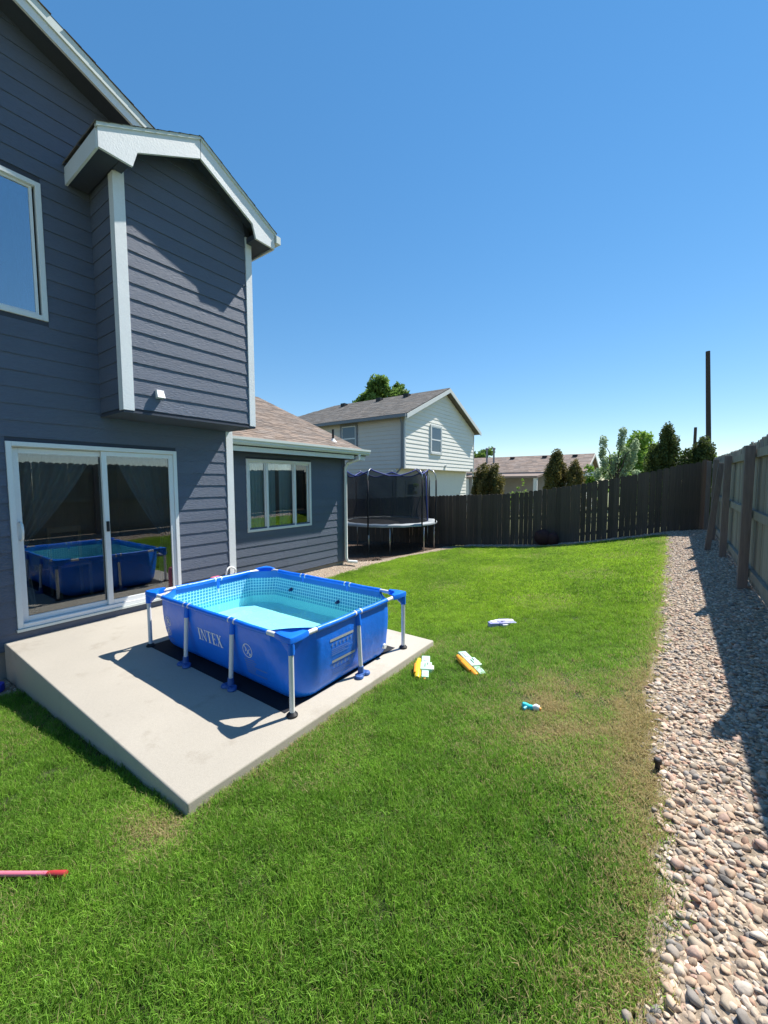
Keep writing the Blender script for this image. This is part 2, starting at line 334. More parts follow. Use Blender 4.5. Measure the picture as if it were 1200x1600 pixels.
# ------------------------------------------------------------------ ground relief
_xs = [-40, -12, -7, -5.3, -3.5, -2.04, -1, 0, .25, .77, 3, 40]
_z0 = [-2.6, -2.35, -2.17, -2.07, -1.92, -1.785, -1.66, -1.53, -1.50, -1.40, -1.30, -1.3]
_z1 = [-2.9, -2.60, -2.33, -2.20, -2.04, -1.80, -1.58, -1.36, -1.33, -1.26, -1.2, -1.2]
def gz(x, y):
    x = np.asarray(x, float); y = np.asarray(y, float)
    w = np.clip(y/13.6, 0, 1); far = np.clip((y-14.5)/12, 0, 1)
    z = np.interp(x, _xs, _z0)*(1-w)+np.interp(x, _xs, _z1)*w
    z = z+.19*np.exp(-((x+6.95)/.45)**2)*np.clip((9.3-y)/1.5, 0, 1)*np.clip((y-3)/1.5, 0, 1)
    return z*(1-far)+np.minimum(-1.9, z)*far
def g(x, y): return float(gz(x, y))
def gp(u, v, dz=0.):
    d = _F+CR*((u-600)/F_)-CU*((v-800)/F_); t = .5
    while t < 200:
        p = d*t
        if p.z < g(p.x, p.y)+dz: return p
        t += .004*max(1, t*.3)
    return d*200
def grid_rows(rows, name, mt, dz):
    """rows: list of (y, xl, xr); n cells per row"""
    n = 24; V = []; Fc = []
    for y, a, b in rows:
        xs = np.linspace(a, b, n+1); zz = gz(xs, np.full(n+1, y))+dz
        V += [(x, y, z) for x, z in zip(xs, zz)]
    for r in range(len(rows)-1):
        for c in range(n): i = r*(n+1)+c; Fc.append((i, i+1, i+n+2, i+n+1))
    return np.array(V), np.array(Fc)

ys = np.concatenate([np.linspace(-400, -8, 12), np.linspace(-7.5, 30, 76), np.linspace(32, 900, 30)])
xs = np.concatenate([np.linspace(-700, -14, 22), np.linspace(-13.5, 3, 67), np.linspace(4, 600, 22)])
GX, GY = np.meshgrid(xs, ys); GZ = gz(GX, GY)-.04
V = np.stack([GX.ravel(), GY.ravel(), GZ.ravel()], 1); nx = len(xs)
ii = np.arange(nx*(len(ys)-1)); ii = ii[(ii % nx) < nx-1]
tag(link('ground', npmesh('ground', V, np.stack([ii, ii+1, ii+nx+1, ii+nx], 1), M['far_ground'], smooth=True)), kind='structure')

def edgeR(y):   # boundary between lawn and the stone strip
    return np.interp(y, [-3, 1.2, 2.0, 2.5, 3.4, 4.5, 7.7, 11.5, 13], [.05, .03, .035, .0, -.07, -.02, -.06, -.06, -.05])+.018*np.sin(np.asarray(y)*9)+.012*np.sin(np.asarray(y)*23+1)
def edgeL(y):   # far part of the lawn, left boundary against wing gravel and mulch
    return np.interp(y, [3.77, 5.2, 6.4, 8.2, 10.2, 11.5, 12.3, 12.9], [-5.35, -5.98, -6.29, -6.44, -6.50, -6.1, -5.9, -5.85])
SX0, SX1, SY0, SY1, SZ = -5.80, -2.045, 1.03, 3.77, -1.71   # patio slab
r1 = [(y, -5.2, float(edgeR(y))) for y in np.linspace(-3, SY0, 40)]
r2 = [(y, SX1-.03, float(edgeR(y))) for y in np.linspace(SY0, SY1, 36)]
r3 = [(y, float(edgeL(y)), float(edgeR(y))) for y in np.linspace(SY1, 12.85, 70)]
Vs, Fs = [], []; off = 0
for r in (r1, r2, r3):
    v_, f_ = grid_rows(r, '', None, .0); Vs.append(v_); Fs.append(f_+off); off += len(v_)
tag(link('lawn', npmesh('lawn', np.vstack(Vs), np.vstack(Fs), M['lawn_soil'], smooth=True)), kind='structure')

# ------------------------------------------------------------------ gravel beds and stones
def bed(name, rows_list, mt, dz):
    Vs, Fs = [], []; off = 0
    for r in rows_list:
        v_, f_ = grid_rows(r, '', None, dz); Vs.append(v_); Fs.append(f_+off); off += len(v_)
    return tag(link(name, npmesh(name, np.vstack(Vs), np.vstack(Fs), mt, smooth=True)), kind='structure')
bed_side = bed('gravel_bed', [[(y, float(edgeR(y))-.05, 1.0) for y in np.linspace(-2, 13.7, 90)],
                              [(y, -6.0, float(edgeR(min(y, 12.9)))-.05) for y in np.linspace(12.8, 13.7, 5)]], M['soil'], .006)
bed_wing = bed('gravel_bed', [[(y, -6.9, float(edgeL(y))+.05) for y in np.linspace(3.85, 9.6, 40)], [(y, -7.2, float(edgeL(y))+.05) for y in np.linspace(9.6, 12.9, 20)]], M['soil'], .006)
bed_house = bed('gravel_bed', [[(y, -5.95, -5.15) for y in np.linspace(-3, 1.02, 20)]], M['soil'], .006)
def mulch_edge(y): return np.interp(y, [7.8, 8.9, 9.8, 11, 12, 13.6], [-7.9, -7.45, -7.0, -6.72, -6.6, -6.5])
bed_mulch = bed('mulch_bed', [[(y, -13, float(mulch_edge(y))) for y in np.linspace(7.8, 13.7, 40)]], M['mulch'], .014)

def ico(sub):
    bm = bmesh.new(); bmesh.ops.create_icosphere(bm, subdivisions=sub, radius=1)
    v = np.array([x.co[:] for x in bm.verts]); f = np.array([[q.index for q in p.verts] for p in bm.faces]); bm.free(); return v, f
ICO2 = ico(2); ICO1 = ico(1)
PAL = np.array([(.48, .37, .28), (.54, .45, .36), (.60, .53, .45), (.36, .33, .30), (.27, .26, .25), (.42, .28, .21), (.46, .40, .32), (.62, .57, .51), (.16, .155, .15), (.52, .38, .32)])*np.array([.94, .89, .84])
PW = np.array([.17, .19, .10, .11, .07, .09, .14, .05, .03, .05])
def shape(base, k):
    r = np.random.default_rng(100+k); v = base.copy()
    for _ in range(11):   # flattened facets make the outline of a worn stone
        d = r.normal(size=3); d /= np.linalg.norm(d); h = r.uniform(.52, .88); s = v@d; m = s > h; v[m] -= np.outer((s[m]-h)*.92, d)
    v += .08*np.sin(v@r.normal(size=(3, 3))*3+r.uniform(0, 6, 3))
    return v*np.array([1, r.uniform(.62, .95), r.uniform(.42, .7)])
SH2 = [shape(ICO2[0], k) for k in range(10)]; SH1 = [shape(ICO1[0], k) for k in range(10)]
def scatter(n, fx, y0, y1, rmin, rmax, mean=None):
    P = []
    y = RNG.uniform(y0, y1, n); a, b = fx(y); x = RNG.uniform(0, 1, n)*(b-a)+a
    r = rmin+(rmax-rmin)*RNG.beta(1.3, 3.2, n)
    return np.stack([x, y, r], 1)
def joined_stones(S, shapes, faces, pal, pw, name, parent, mt, zoff=.25):
    n = len(S); k = RNG.integers(0, len(shapes), n); ang = RNG.uniform(0, 6.283, n)
    sv = np.stack([shapes[i] for i in range(len(shapes))])[k]*S[:, 2][:, None, None]
    c, s = np.cos(ang)[:, None], np.sin(ang)[:, None]
    tilt = RNG.normal(0, .25, (n, 2))
    X = sv[:, :, 0]*c-sv[:, :, 1]*s; Y = sv[:, :, 0]*s+sv[:, :, 1]*c; Z = sv[:, :, 2]+X*tilt[:, :1]+Y*tilt[:, 1:]
    zc = gz(S[:, 0], S[:, 1])+S[:, 2]*zoff+S[:, 3]
    Vv = np.stack([X+S[:, :1], Y+S[:, 1:2], Z+zc[:, None]], 2).reshape(-1, 3)
    nv = shapes[0].shape[0]; Fv = (faces[None]+(np.arange(n)*nv)[:, None, None]).reshape(-1, 3)
    col = pal[RNG.choice(len(pal), n, p=pw/pw.sum())]*RNG.uniform(.75, 1.2, (n, 1)); tone = np.repeat(col, nv, 0)
    o = link(name, npmesh(name, Vv, Fv, mt, tone, True), parent); o['kind'] = 'stuff'; return o
def lay(n, fx, y0, y1, rmin, rmax, z=.0):
    S = scatter(n, fx, y0, y1, rmin, rmax); return np.hstack([S, np.full((n, 1), z)])
fxs = lambda y: (edgeR(y)-.01, np.full_like(y, .93))
near_big = lay(2000, fxs, .75, 4.6, .012, .035, .004)
near_big = near_big[np.argsort(-near_big[:, 2]/np.hypot(near_big[:, 1], 1.5))]
S2 = np.vstack([lay(20000, fxs, .6, 4.6, .008, .023, .0), lay(1500, fxs, .7, 4.6, .015, .034, .004), near_big[300:]])
joined_stones(S2, SH2, ICO2[1], PAL, PW, 'small_stones', bed_side, M['stone'])
S = np.vstack([ lay(13000, fxs, 4.5, 13.6, .014, .036, .0), lay(1500, fxs, -2, .6, .012, .04, 0),
               lay(5000, lambda y: (np.full_like(y, -6.), edgeR(y)), 12.85, 13.6, .014, .036, 0),
               lay(120, lambda y: (edgeR(y)-.05, edgeR(y)+.05), .8, 9, .012, .03, .006)])
joined_stones(S, SH1, ICO1[1], PAL, PW, 'small_stones', bed_side, M['stone'])
stone_meshes = [[npmesh('stone', SH2[k], ICO2[1], M['stone'], np.tile(PAL[c]*1.05, (len(SH2[k]), 1)), True) for c in range(len(PAL))] for k in range(10)]
for i in range(300):
    x, y, r, z = near_big[i]
    o = bpy.data.objects.new('stone', stone_meshes[i % 10][int(RNG.choice(len(PAL), p=PW/PW.sum()))]); COL.objects.link(o); adopt(o, bed_side)
    o.location = (x, y, g(x, y)+r*.32+.004); o.scale = (r, r, r); o.rotation_euler = (random.gauss(0, .25), random.gauss(0, .25), random.uniform(0, 6.28))
fxw = lambda y: (np.full_like(y, -6.8), edgeL(y)+.03)
S = np.vstack([lay(3000, fxw, 3.85, 9.4, .010, .026), lay(900, lambda y: (mulch_edge(y)-.1, edgeL(y)+.02), 8.5, 12.9, .010, .024)])
joined_stones(S, SH1, ICO1[1], PAL*1.25, PW, 'small_stones', bed_wing, M['stone'])
joined_stones(lay(900, lambda y: (np.full_like(y, -5.85), np.full_like(y, -5.15)), -1.5, 1.02, .014, .034), SH1, ICO1[1], PAL*.8, PW, 'small_stones', bed_house, M['stone'])
MP = np.array([(.5, .5, .5), (1, 1, 1), (1.5, 1.4, 1.3), (2.2, 2., 1.8)]); chips = [v*np.array([1.6, .45, .4]) for v in SH1]
attr_color(M['mulch_chip'])
joined_stones(lay(5000, lambda y: (np.full_like(y, -11.), mulch_edge(y)), 8, 13.6, .012, .035, .012), chips, ICO1[1], MP, np.array([.3, .35, .25, .1]), 'mulch_chips', bed_mulch, M['mulch_chip'])

# ------------------------------------------------------------------ the house
house = empty('house', (-5.8, 0, -1.9), 'dark slate blue two-storey house with pale trim, beside the concrete patio', 'house')
WX, EXP = -5.793, .178
def hole_boxes(mb, x0, x1, y0, y1, z0, z1, holes):
    Ys = sorted({y0, y1, *[h[0] for h in holes], *[h[1] for h in holes]}); Zs = sorted({z0, z1, *[h[2] for h in holes], *[h[3] for h in holes]})
    for a, b in zip(Ys[:-1], Ys[1:]):
        for c, d in zip(Zs[:-1], Zs[1:]):
            if not any(h[0] <= a and b <= h[1] and h[2] <= c and d <= h[3] for h in holes): mb.box(x0, x1, a, b, c, d)
def lap_boards(parent, xw, y0, y1, zlines, holes, top=None, mt=None, proud=.0135):
    """boards on a wall facing +X; zlines = bottom edges, from low to high"""
    for k, zb in enumerate(zlines):
        zt = zb+EXP+.012
        segs = [(y0, y1)]
        for h0, h1, hz0, hz1 in holes:
            if zb+EXP*.5 > hz0 and zb+EXP*.5 < hz1: segs = [s for a, b in segs for s in ((a, min(b, h0)), (max(a, h1), b)) if s[1]-s[0] > .02]
        if mt is None:
            cut = []
            for a, b in segs:
                if b-a > 1.6 and random.random() < .45: j = a+(b-a)*random.uniform(.25, .75); cut += [(a, j-.0012), (j+.0012, b)]
                else: cut.append((a, b))
            segs = cut
        for a, b in segs:
            ab, bb, at, bt = a, b, a, b
            if top:
                lo, hi = top(zb); ab, bb = max(a, lo), min(b, hi); lo, hi = top(zt); at, bt = max(a, lo), min(b, hi)
                if bb-ab < .05: continue
                if bt < at: at = bt = (ab+bb)/2
            # long courses are butted from two lengths of board
            x1b, x1t, x0 = xw+proud, xw+.002, xw-.004
            MB().add([(x0, ab, zb), (x1b, ab, zb), (x1b, bb, zb), (x0, bb, zb), (x0, at, zt), (x1t, at, zt), (x1t, bt, zt), (x0, bt, zt)],
                     [(0,3,2,1),(4,5,6,7),(0,1,5,4),(1,2,6,5),(2,3,7,6),(3,0,4,7)]).build('siding_board', mt or M['siding'], parent, fix=False)
DOOR = (1.146, 2.958, -1.592, .460); WIN2 = (.10, 1.585, 1.82, 3.29); WINW = (4.814, 6.541, -.968, .484)
RS = .43
def rake(y): return 4.32-RS*(abs(y+.2)-2.65)      # underside of the main rake board
mb = MB(); hole_boxes(mb, -6.0, WX, -4.25, 3.85, -1.80, 3.66, [DOOR, WIN2])
mb.prism([(-4.25, 3.66), (3.85, 3.66), (3.85, rake(3.85)+.06), (-.2, rake(-.2)+.06), (-4.25, rake(-4.25)+.06)], 'X', -6.0, WX)
main_wall = mb.build('main_wall', M['sheathing'], house)
zl = [.153+EXP*k for k in range(-11, 31)]
def gab(z):   # y limits of a course under the rake
    h = (rake(-.2)+.08-z)/RS; return (-.2-h, -.2+h)
fr_ = .0
lap_boards(main_wall, WX, -4.2, 3.755, zl, [DOOR, WIN2, (2.075, 3.8, .86, 4.1)], lambda z: (max(-4.2, gab(z)[0]), min(3.755, gab(z)[1])))
MB().box(-12, -6.0, 3.70, 3.85, -1.9, 3.7).build('side_wall', M['sheathing'], house)
MB().box(-12, -6.0, -4.25, -4.1, -2.1, 3.7).box(-12.1, -12, -4.25, 3.85, -2.1, 3.7).build('rear_wall', M['sheathing'], house)
MB().box(-6.02, -5.815, -4.25, 3.84, -2.6, -1.80).build('foundation', M['foundation'], house)
MB().box(WX-.004, WX+.022, 3.757, 3.872, -1.80, .85).box(-6.0, WX-.004, 3.852, 3.872, -1.80, .85).build('corner_trim', M['trim'], house)
MB().box(WX-.01, WX+.02, 1.04, 3.757, -1.80, -1.715).build('base_board', M['sheathing'], house)

# main roof: deck, rake boards, shingles
def slope_prism(x0, x1, ya, za, yb, zb_, th):  # sloped slab between two (y,z) top lines
    return MB().add([(x0, ya, za-th), (x1, ya, za-th), (x1, yb, zb_-th), (x0, yb, zb_-th), (x0, ya, za), (x1, ya, za), (x1, yb, zb_), (x0, yb, zb_)],
                    [(0,3,2,1),(4,5,6,7),(0,1,5,4),(1,2,6,5),(2,3,7,6),(3,0,4,7)])
RX = -5.47
mr_ = MB()
for sg in (1, -1):
    e = 4.25*sg-.2*(1-sg)/1 if sg < 0 else 4.22
    e = 4.22 if sg > 0 else -4.62
    q = slope_prism(-12.3, RX-.03, -.2, rake(-.2)+.20, e, rake(e)+.20, .15); mr_.add(q.v, q.f)
main_roof = mr_.build('main_roof', M['sheathing'], house)
for sg, e in ((1, 4.22), (-1, -4.62)):
    zr = rake(-.2); ze = rake(e)
    MB().add([(RX-.03, -.2, zr), (RX, -.2, zr), (RX, e, ze), (RX-.03, e, ze), (RX-.03, -.2, zr+.10), (RX, -.2, zr+.10), (RX, e, ze+.10), (RX-.03, e, ze+.10)],
             [(0,3,2,1),(4,5,6,7),(0,1,5,4),(1,2,6,5),(2,3,7,6),(3,0,4,7)]).build('rake_board', M['trim'], main_roof)
    MB().add([(RX-.03, -.2, zr+.102), (RX+.02, -.2, zr+.102), (RX+.02, e, ze+.102), (RX-.03, e, ze+.102), (RX-.03, -.2, zr+.205), (RX+.02, -.2, zr+.205), (RX+.02, e, ze+.205), (RX-.03, e, ze+.205)],
             [(0,3,2,1),(4,5,6,7),(0,1,5,4),(1,2,6,5),(2,3,7,6),(3,0,4,7)]).build('rake_board', M['gutter'], main_roof)
def shingles(name, parent, origin, across, up, L, Wd, exp_, tabw, mt, clip=None, pal=None):
    """tabs laid on a slope: origin = lower corner, across/up = unit vectors"""
    o, a, u = Vector(origin), Vector(across).normalized(), Vector(up).normalized(); n = a.cross(u)
    if n.z < 0: n = -n
    V, F, T = [], [], []; rows = int(Wd/exp_)
    for r in range(rows+1):
        x = -random.uniform(0, tabw)
        while x < L:
            w = tabw*random.uniform(.75, 1.25); x0, x1 = max(0, x), min(L, x+w-.004); x += w
            if x1-x0 < .02: continue
            c = o+a*((x0+x1)/2)+u*(r*exp_)
            if clip and not clip(c): continue
            th = random.uniform(.006, .013); u0 = r*exp_+random.uniform(-.006, .006); u1 = min(Wd, r*exp_+exp_*1.15)
            b = len(V)
            for (xx, uu, hh) in ((x0, u0, .0), (x1, u0, .0), (x1, u0, th), (x0, u0, th), (x1, u1, .003), (x0, u1, .003)):
                p = o+a*xx+u*uu+n*hh; V.append(p[:])
            F += [(b, b+1, b+2, b+3), (b+3, b+2, b+4, b+5)]
            t = random.uniform(.72, 1.25); wv = random.uniform(-.05, .05); T += [(t*(1+wv), t, t*(1-wv))]*6
    ob = link(name, npmesh(name, np.array(V), np.array(F), mt, np.array(T)), parent); ob['kind'] = 'stuff'; return ob
up_main = Vector((0, -1, RS))
shingles('shingles', main_roof, (RX+.035, 4.24, rake(4.24)+.207), (-1, 0, 0), up_main, 5.5, 4.9, .14, .22, M['shingle'])

# bump-out with its own little gable
BX, BY0, BY1, BZ = -5.13, 2.063, 3.81, .851; BC = (BY0+BY1)/2
def btop(y): return 4.21-.525*abs(y-BC)
bump = MB().prism([(BY0, BZ), (BY1, BZ), (BY1, btop(BY1)-.1), (BC, btop(BC)-.1), (BY0, btop(BY0)-.1)], 'X', WX, BX).build('bump_out', M['sheathing'], house)
zb_l = [.873+EXP*k for k in range(0, 19)]
lap_boards(bump, BX, BY0+.095, BY1-.085, zb_l, [], lambda z: (BC-(4.13-z)/.525, BC+(4.13-z)/.525))
for zb in zb_l[:15]:   # its left cheek faces the camera side
    zt = zb+EXP+.012; y0 = BY0
    MB().add([(WX+.012, y0-.0115, zb), (BX-.09, y0-.0115, zb), (BX-.09, y0+.004, zb), (WX+.012, y0+.004, zb), (WX+.004, y0-.002, zt), (BX-.09, y0-.002, zt), (BX-.09, y0+.004, zt), (WX+.004, y0+.004, zt)],
             [(0,3,2,1),(4,5,6,7),(0,1,5,4),(1,2,6,5),(2,3,7,6),(3,0,4,7)]).build('siding_board', M['siding_side'], bump, fix=False)
MB().box(BX-.088, BX+.024, BY0-.024, BY0-.002, BZ-.004, 3.42).box(BX+.002, BX+.024, BY0-.002, BY0+.093, BZ-.004, 3.55).build('corner_trim', M['trim'], bump)
MB().box(BX+.002, BX+.024, BY1-.083, BY1+.014, BZ-.004, 3.52).build('corner_trim', M['trim'], bump)
MB().box(WX+.015, BX+.018, BY0-.018, BY1+.012, BZ-.03, BZ-.006).build('bottom_panel', M['sheathing'], bump)
FX = -4.86
broof = MB()
for e in (BC-1.11, BC+1.11):
    q = slope_prism(-6.4, FX-.032, BC, btop(BC), e, btop(e), .10); broof.add(q.v, q.f)
# boxed eaves and returns
broof.box(WX, FX-.032, BC-1.09, BY0-.026, 3.43, 3.52).box(WX, FX-.032, BY1+.02, BC+1.09, 3.43, 3.52)
broof.box(BX+.026, FX-.032, BY0-.02, BY0+.07, 3.43, 3.5).box(BX+.026, FX-.032, BY1-.07, BY1+.02, 3.43, 3.5)
broof = broof.build('bump_out_roof', M['sheathing'], house)
for sg in (-1, 1):
    P = lambda dy, z: (BC+sg*dy, z)
    MB().prism([P(1.11, 3.41), P(.79, 3.41), P(.735, 3.585), P(.004, 3.975), P(.004, 4.195), P(1.11, 3.615)], 'X', FX-.03, FX).build('rake_board', M['trim'], broof)
    MB().prism([P(1.125, 3.60), P(.004, 4.188), P(.004, 4.222), P(1.125, 3.634)], 'X', FX-.03, FX+.018).build('drip_edge', M['gutter'], broof)
    y = BC+sg*1.11
    MB().box(WX, FX-.03, y-.012, y+.012, 3.41, 3.60).build('eave_board', M['trim'], broof)
    up = Vector((0, -sg, .525))
    shingles('shingles', broof, (FX+.03, BC+sg*1.14, btop(BC+1.14)+.008), (-1, 0, 0), up, 1.5, 1.29, .14, .22, M['shingle_dark'])
MB().box(WX, FX+.03, BC+1.125, BC+1.20, 3.50, 3.60).build('gutter', M['gutter'], broof)
vh = MB().add([(BX+.012, 2.40, 1.03), (BX+.085, 2.395, 1.035), (BX+.085, 2.485, 1.035), (BX+.012, 2.48, 1.03), (BX+.012, 2.40, 1.13), (BX+.05, 2.40, 1.128), (BX+.05, 2.48, 1.128), (BX+.012, 2.48, 1.13)],
              [(4,5,6,7),(0,1,5,4),(1,2,6,5),(2,3,7,6),(0,4,7,3)]).build('vent_hood', M['trim'], bump, fix=False)

# rear wing
WGX = -6.777
mb = MB(); hole_boxes(mb, -7.0, WGX, 3.85, 7.70, -1.98, .72, [WINW]); wing_wall = mb.build('wing_wall', M['sheathing'], house)
zw = [-1.077+EXP*k for k in range(-5, 10)]
lap_boards(wing_wall, WGX, 3.852, 7.61, zw, [WINW])
MB().box(WGX-.06, WGX+.02, 7.612, 7.715, -1.98, .66).build('corner_trim', M['siding'], house)
MB().box(-14, -7.0, 7.55, 7.70, -2.2, .9).prism([(-14.6, .7), (-7.0, .7), (-10.8, 2.45)], 'Y', 7.55, 7.70).build('wing_end_wall', M['sheathing'], house)
MB().box(-7.0, WGX-.03, 3.86, 7.69, -2.6, -1.985).build('foundation', M['foundation'], house)
WE, WEZ, WS = -6.40, .80, .44
wr = MB()
for x0, x1, s_ in ((WE, -10.8, 1),):
    wr.add([(WE, 3.87, WEZ-.12), (WE, 8.12, WEZ-.12), (-10.8, 8.12, WEZ+WS*4.4-.12), (-10.8, 3.87, WEZ+WS*4.4-.12), (WE, 3.87, WEZ), (WE, 8.12, WEZ), (-10.8, 8.12, WEZ+WS*4.4), (-10.8, 3.87, WEZ+WS*4.4)],
           [(0,3,2,1),(4,5,6,7),(0,1,5,4),(1,2,6,5),(2,3,7,6),(3,0,4,7)])
    wr.add([(-15.2, 3.87, WEZ-.12), (-15.2, 8.12, WEZ-.12), (-15.2, 8.12, WEZ), (-15.2, 3.87, WEZ), (-10.8, 8.12, WEZ+WS*4.4), (-10.8, 3.87, WEZ+WS*4.4), (-10.8, 8.12, WEZ+WS*4.4-.12), (-10.8, 3.87, WEZ+WS*4.4-.12)],
           [(3,2,4,5),(0,1,6,7),(0,1,2,3)])
wing_roof = wr.build('wing_roof', M['sheathing'], house, fix=False)
shingles('shingles', wing_roof, (WE+.03, 8.14, WEZ-.004), (0, -1, 0), (-1, 0, WS), 4.26, 4.75, .135, .24, M['shingle'])
MB().box(WGX+.001, WE-.02, 3.88, 7.72, .60, .615).build('soffit', M['sheathing'], wing_roof)
MB().box(WE-.018, WE, 3.88, 7.66, .59, .745).build('fascia', M['gutter'], wing_roof)
MB().prism([(WE+.003, .70), (WE+.07, .70), (WE+.10, .74), (WE+.10, .765), (WE+.125, .79), (WE+.125, .835), (WE+.115, .835), (WE+.115, .80), (WE+.09, .77), (WE+.09, .75), (WE+.065, .712), (WE+.013, .712), (WE+.013, .83), (WE+.003, .83)], 'Y', 3.88, 8.17).build('gutter', M['gutter'], wing_roof)
MB().prism([(WE-.02, .58), (WE-.02, .78), (WE-.42, .78), (WE-.42, .58)], 'Y', 7.74, 8.10).build('eave_return', M['trim'], wing_roof)
dsx, dsy = WGX+.065, 7.68
zg = g(-6.7, 7.7)+.02
MB().tube([(WE+.06, 7.78, .72), (WE+.05, 7.78, .60), (dsx+.06, dsy+.02, .50), (dsx, dsy, .40), (dsx, dsy, zg+.18), (dsx+.02, dsy+.04, zg+.08), (dsx+.16, dsy+.24, zg+.045)], .041, 8).build('downspout', M['white'], wing_wall, smooth=40)
vx, vy = -6.95, 7.50; vz = WEZ+WS*(WE-vx)
MB().tube([(vx, vy, vz-.02), (vx, vy, vz+.30)], .028, 10).build('vent_pipe', M['black'], wing_roof, smooth=40)
MB().lathe((vx, vy, vz+.01), [(.10, -.03), (.05, .03), (.035, .06)], 12).build('pipe_flashing', M['trim'], wing_roof, smooth=40)

# openings
def frame_bars(mb, x0, x1, y0, y1, z0, z1, w):
    mb.box(x0, x1, y0, y0+w, z0, z1); mb.box(x0, x1, y1-w, y1, z0, z1); mb.box(x0, x1, y0+w, y1-w, z1-w, z1); mb.box(x0, x1, y0+w, y1-w, z0, z0+w); return mb
y0, y1, z0, z1 = DOOR
sd = frame_bars(MB(), WX-.09, WX+.03, y0, y1, z0, z1, .048).build('sliding_door', M['white'], house, bevel=.004)
ym = 2.075
MB().box(WX-.085, WX+.02, y0+.05, y1-.05, z1-.060, z1-.049).build('head_track', M['cream'], sd)
frame_bars(MB(), WX-.065, WX-.03, y0+.050, ym+.02, z0+.050, z1-.062, .060).build('door_panel', M['white'], sd, bevel=.004)
frame_bars(MB(), WX-.025, WX+.012, ym-.045, y1-.050, z0+.050, z1-.052, .058).build('door_panel', M['white'], sd, bevel=.004)
MB().box(WX-.05, WX-.045, y0+.106, ym-.035, z0+.106, z1-.118).build('pane', M['glass'], sd)
MB().box(WX-.008, WX-.003, ym+.012, y1-.108, z0+.107, z1-.108).build('pane', M['glass'], sd)
MB().tube([(WX-.03, y0+.085, -.62), (WX+.02, y0+.092, -.60), (WX+.03, y0+.095, -.52), (WX+.02, y0+.092, -.44), (WX-.03, y0+.085, -.42)], .012, 8).build('door_handle', M['whiteplastic'], sd, smooth=True)
MB().box(WX+.013, WX+.033, ym-.03, ym+.003, -.60, -.47).build('latch', M['black'], sd, bevel=.006)
MB().box(WX-.1, WX+.05, y0-.01, y1+.01, z0-.03, z0-.002).build('door_sill', M['gutter'], sd)
def window(name, wall, xw, box, mulls, gl, w=.05):
    y0, y1, z0, z1 = box
    f = frame_bars(MB(), xw-.07, xw+.022, y0, y1, z0, z1, w).build(name, M['white'], wall, bevel=.004)
    ed = [y0+w]+mulls+[y1-w]
    for m_ in mulls: MB().box(xw-.05, xw+.008, m_-.022, m_+.022, z0+w+.001, z1-w-.001).build('mullion', M['white'], f)
    for a, b in zip(ed[:-1], ed[1:]):
        s_ = frame_bars(MB(), xw-.045, xw-.012, a+.023, b-.023, z0+w+.001, z1-w-.001, .026).build('sash', M['white'], f)
        MB().box(xw-.03, xw-.025, a+.03, b-.03, z0+w+.01, z1-w-.01).build('pane', gl, f)
    return f
window('window', main_wall.parent, WX, WIN2, [.80], M['glass_up'])
window('window', wing_wall.parent, WGX, WINW, [5.31, 6.06], M['glass'])
# rooms behind the glass
def room(name, x0, x1, y0, y1, z0, z1):
    t = .02; mb = MB(); mb.box(x0-t, x0, y0, y1, z0, z1).box(x0, x1, y0-t, y0, z0, z1).box(x0, x1, y1, y1+t, z0, z1).box(x0, x1, y0, y1, z1, z1+t)
    o = mb.build(name, M['room'], house); MB().box(x0, x1, y0, y1, z0-t, z0).build('room_floor', M['room_floor'], o); return o
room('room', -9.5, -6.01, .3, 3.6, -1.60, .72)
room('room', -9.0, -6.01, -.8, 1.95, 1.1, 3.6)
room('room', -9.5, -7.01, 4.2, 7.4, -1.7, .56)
def drape(name, pts_top, pts_tie, pts_bot, x, label, group=None):
    """cloth gathered at a tie: three horizontal spans (y0,y1,z)"""
    V, F = [], []; nc, nr = 36, 24
    for r in range(nr+1):
        t = r/nr
        if t < .62: s = t/.62; s2 = s**1.3; a0, a1, z = [pts_top[i]*(1-s2)+pts_tie[i]*s2 if i < 2 else pts_top[i]*(1-s)+pts_tie[i]*s for i in range(3)]
        else: s = (t-.62)/.38; a0, a1, z = [pts_tie[i]*(1-s)+pts_bot[i]*s for i in range(3)]
        for c in range(nc+1):
            k = c/nc; V.append((x+.025*math.sin(k*34+t*1.5)*(1-.3*t), a0+(a1-a0)*k, z-.03*math.sin(k*3)))
    for r in range(nr):
        for c in range(nc): i = r*(nc+1)+c; F.append((i, i+1, i+nc+2, i+nc+1))
    mb = MB(); mb.v = V; mb.f = F
    return tag(mb.build(name, M['curtain'], None, smooth=True, fix=False), label, 'curtain', group)
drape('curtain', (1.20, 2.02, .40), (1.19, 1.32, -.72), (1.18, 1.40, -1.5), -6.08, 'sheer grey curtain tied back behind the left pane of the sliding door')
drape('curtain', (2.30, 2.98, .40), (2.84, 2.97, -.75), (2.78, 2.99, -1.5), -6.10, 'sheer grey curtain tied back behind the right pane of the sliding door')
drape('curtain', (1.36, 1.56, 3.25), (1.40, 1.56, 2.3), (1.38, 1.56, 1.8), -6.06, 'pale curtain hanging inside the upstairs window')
for a, b, lb in ((4.86, 5.62, 'pale closed drape behind the left half of the ground floor window'), (5.72, 6.5, 'pale closed drape behind the right half of the ground floor window')):
    V, F = [], []; nc = 60
    for r, z in ((0, .40), (1, -.93)):
        for c in range(nc+1): k = c/nc; V.append((-6.90+.022*math.sin(k*60), a+(b-a)*k, z))
    for c in range(nc): F.append((c, c+1, nc+2+c, nc+1+c))
    mb = MB(); mb.v = V; mb.f = F; tag(mb.build('drape', M['blind'], None, smooth=True, fix=False), lb, 'curtain')
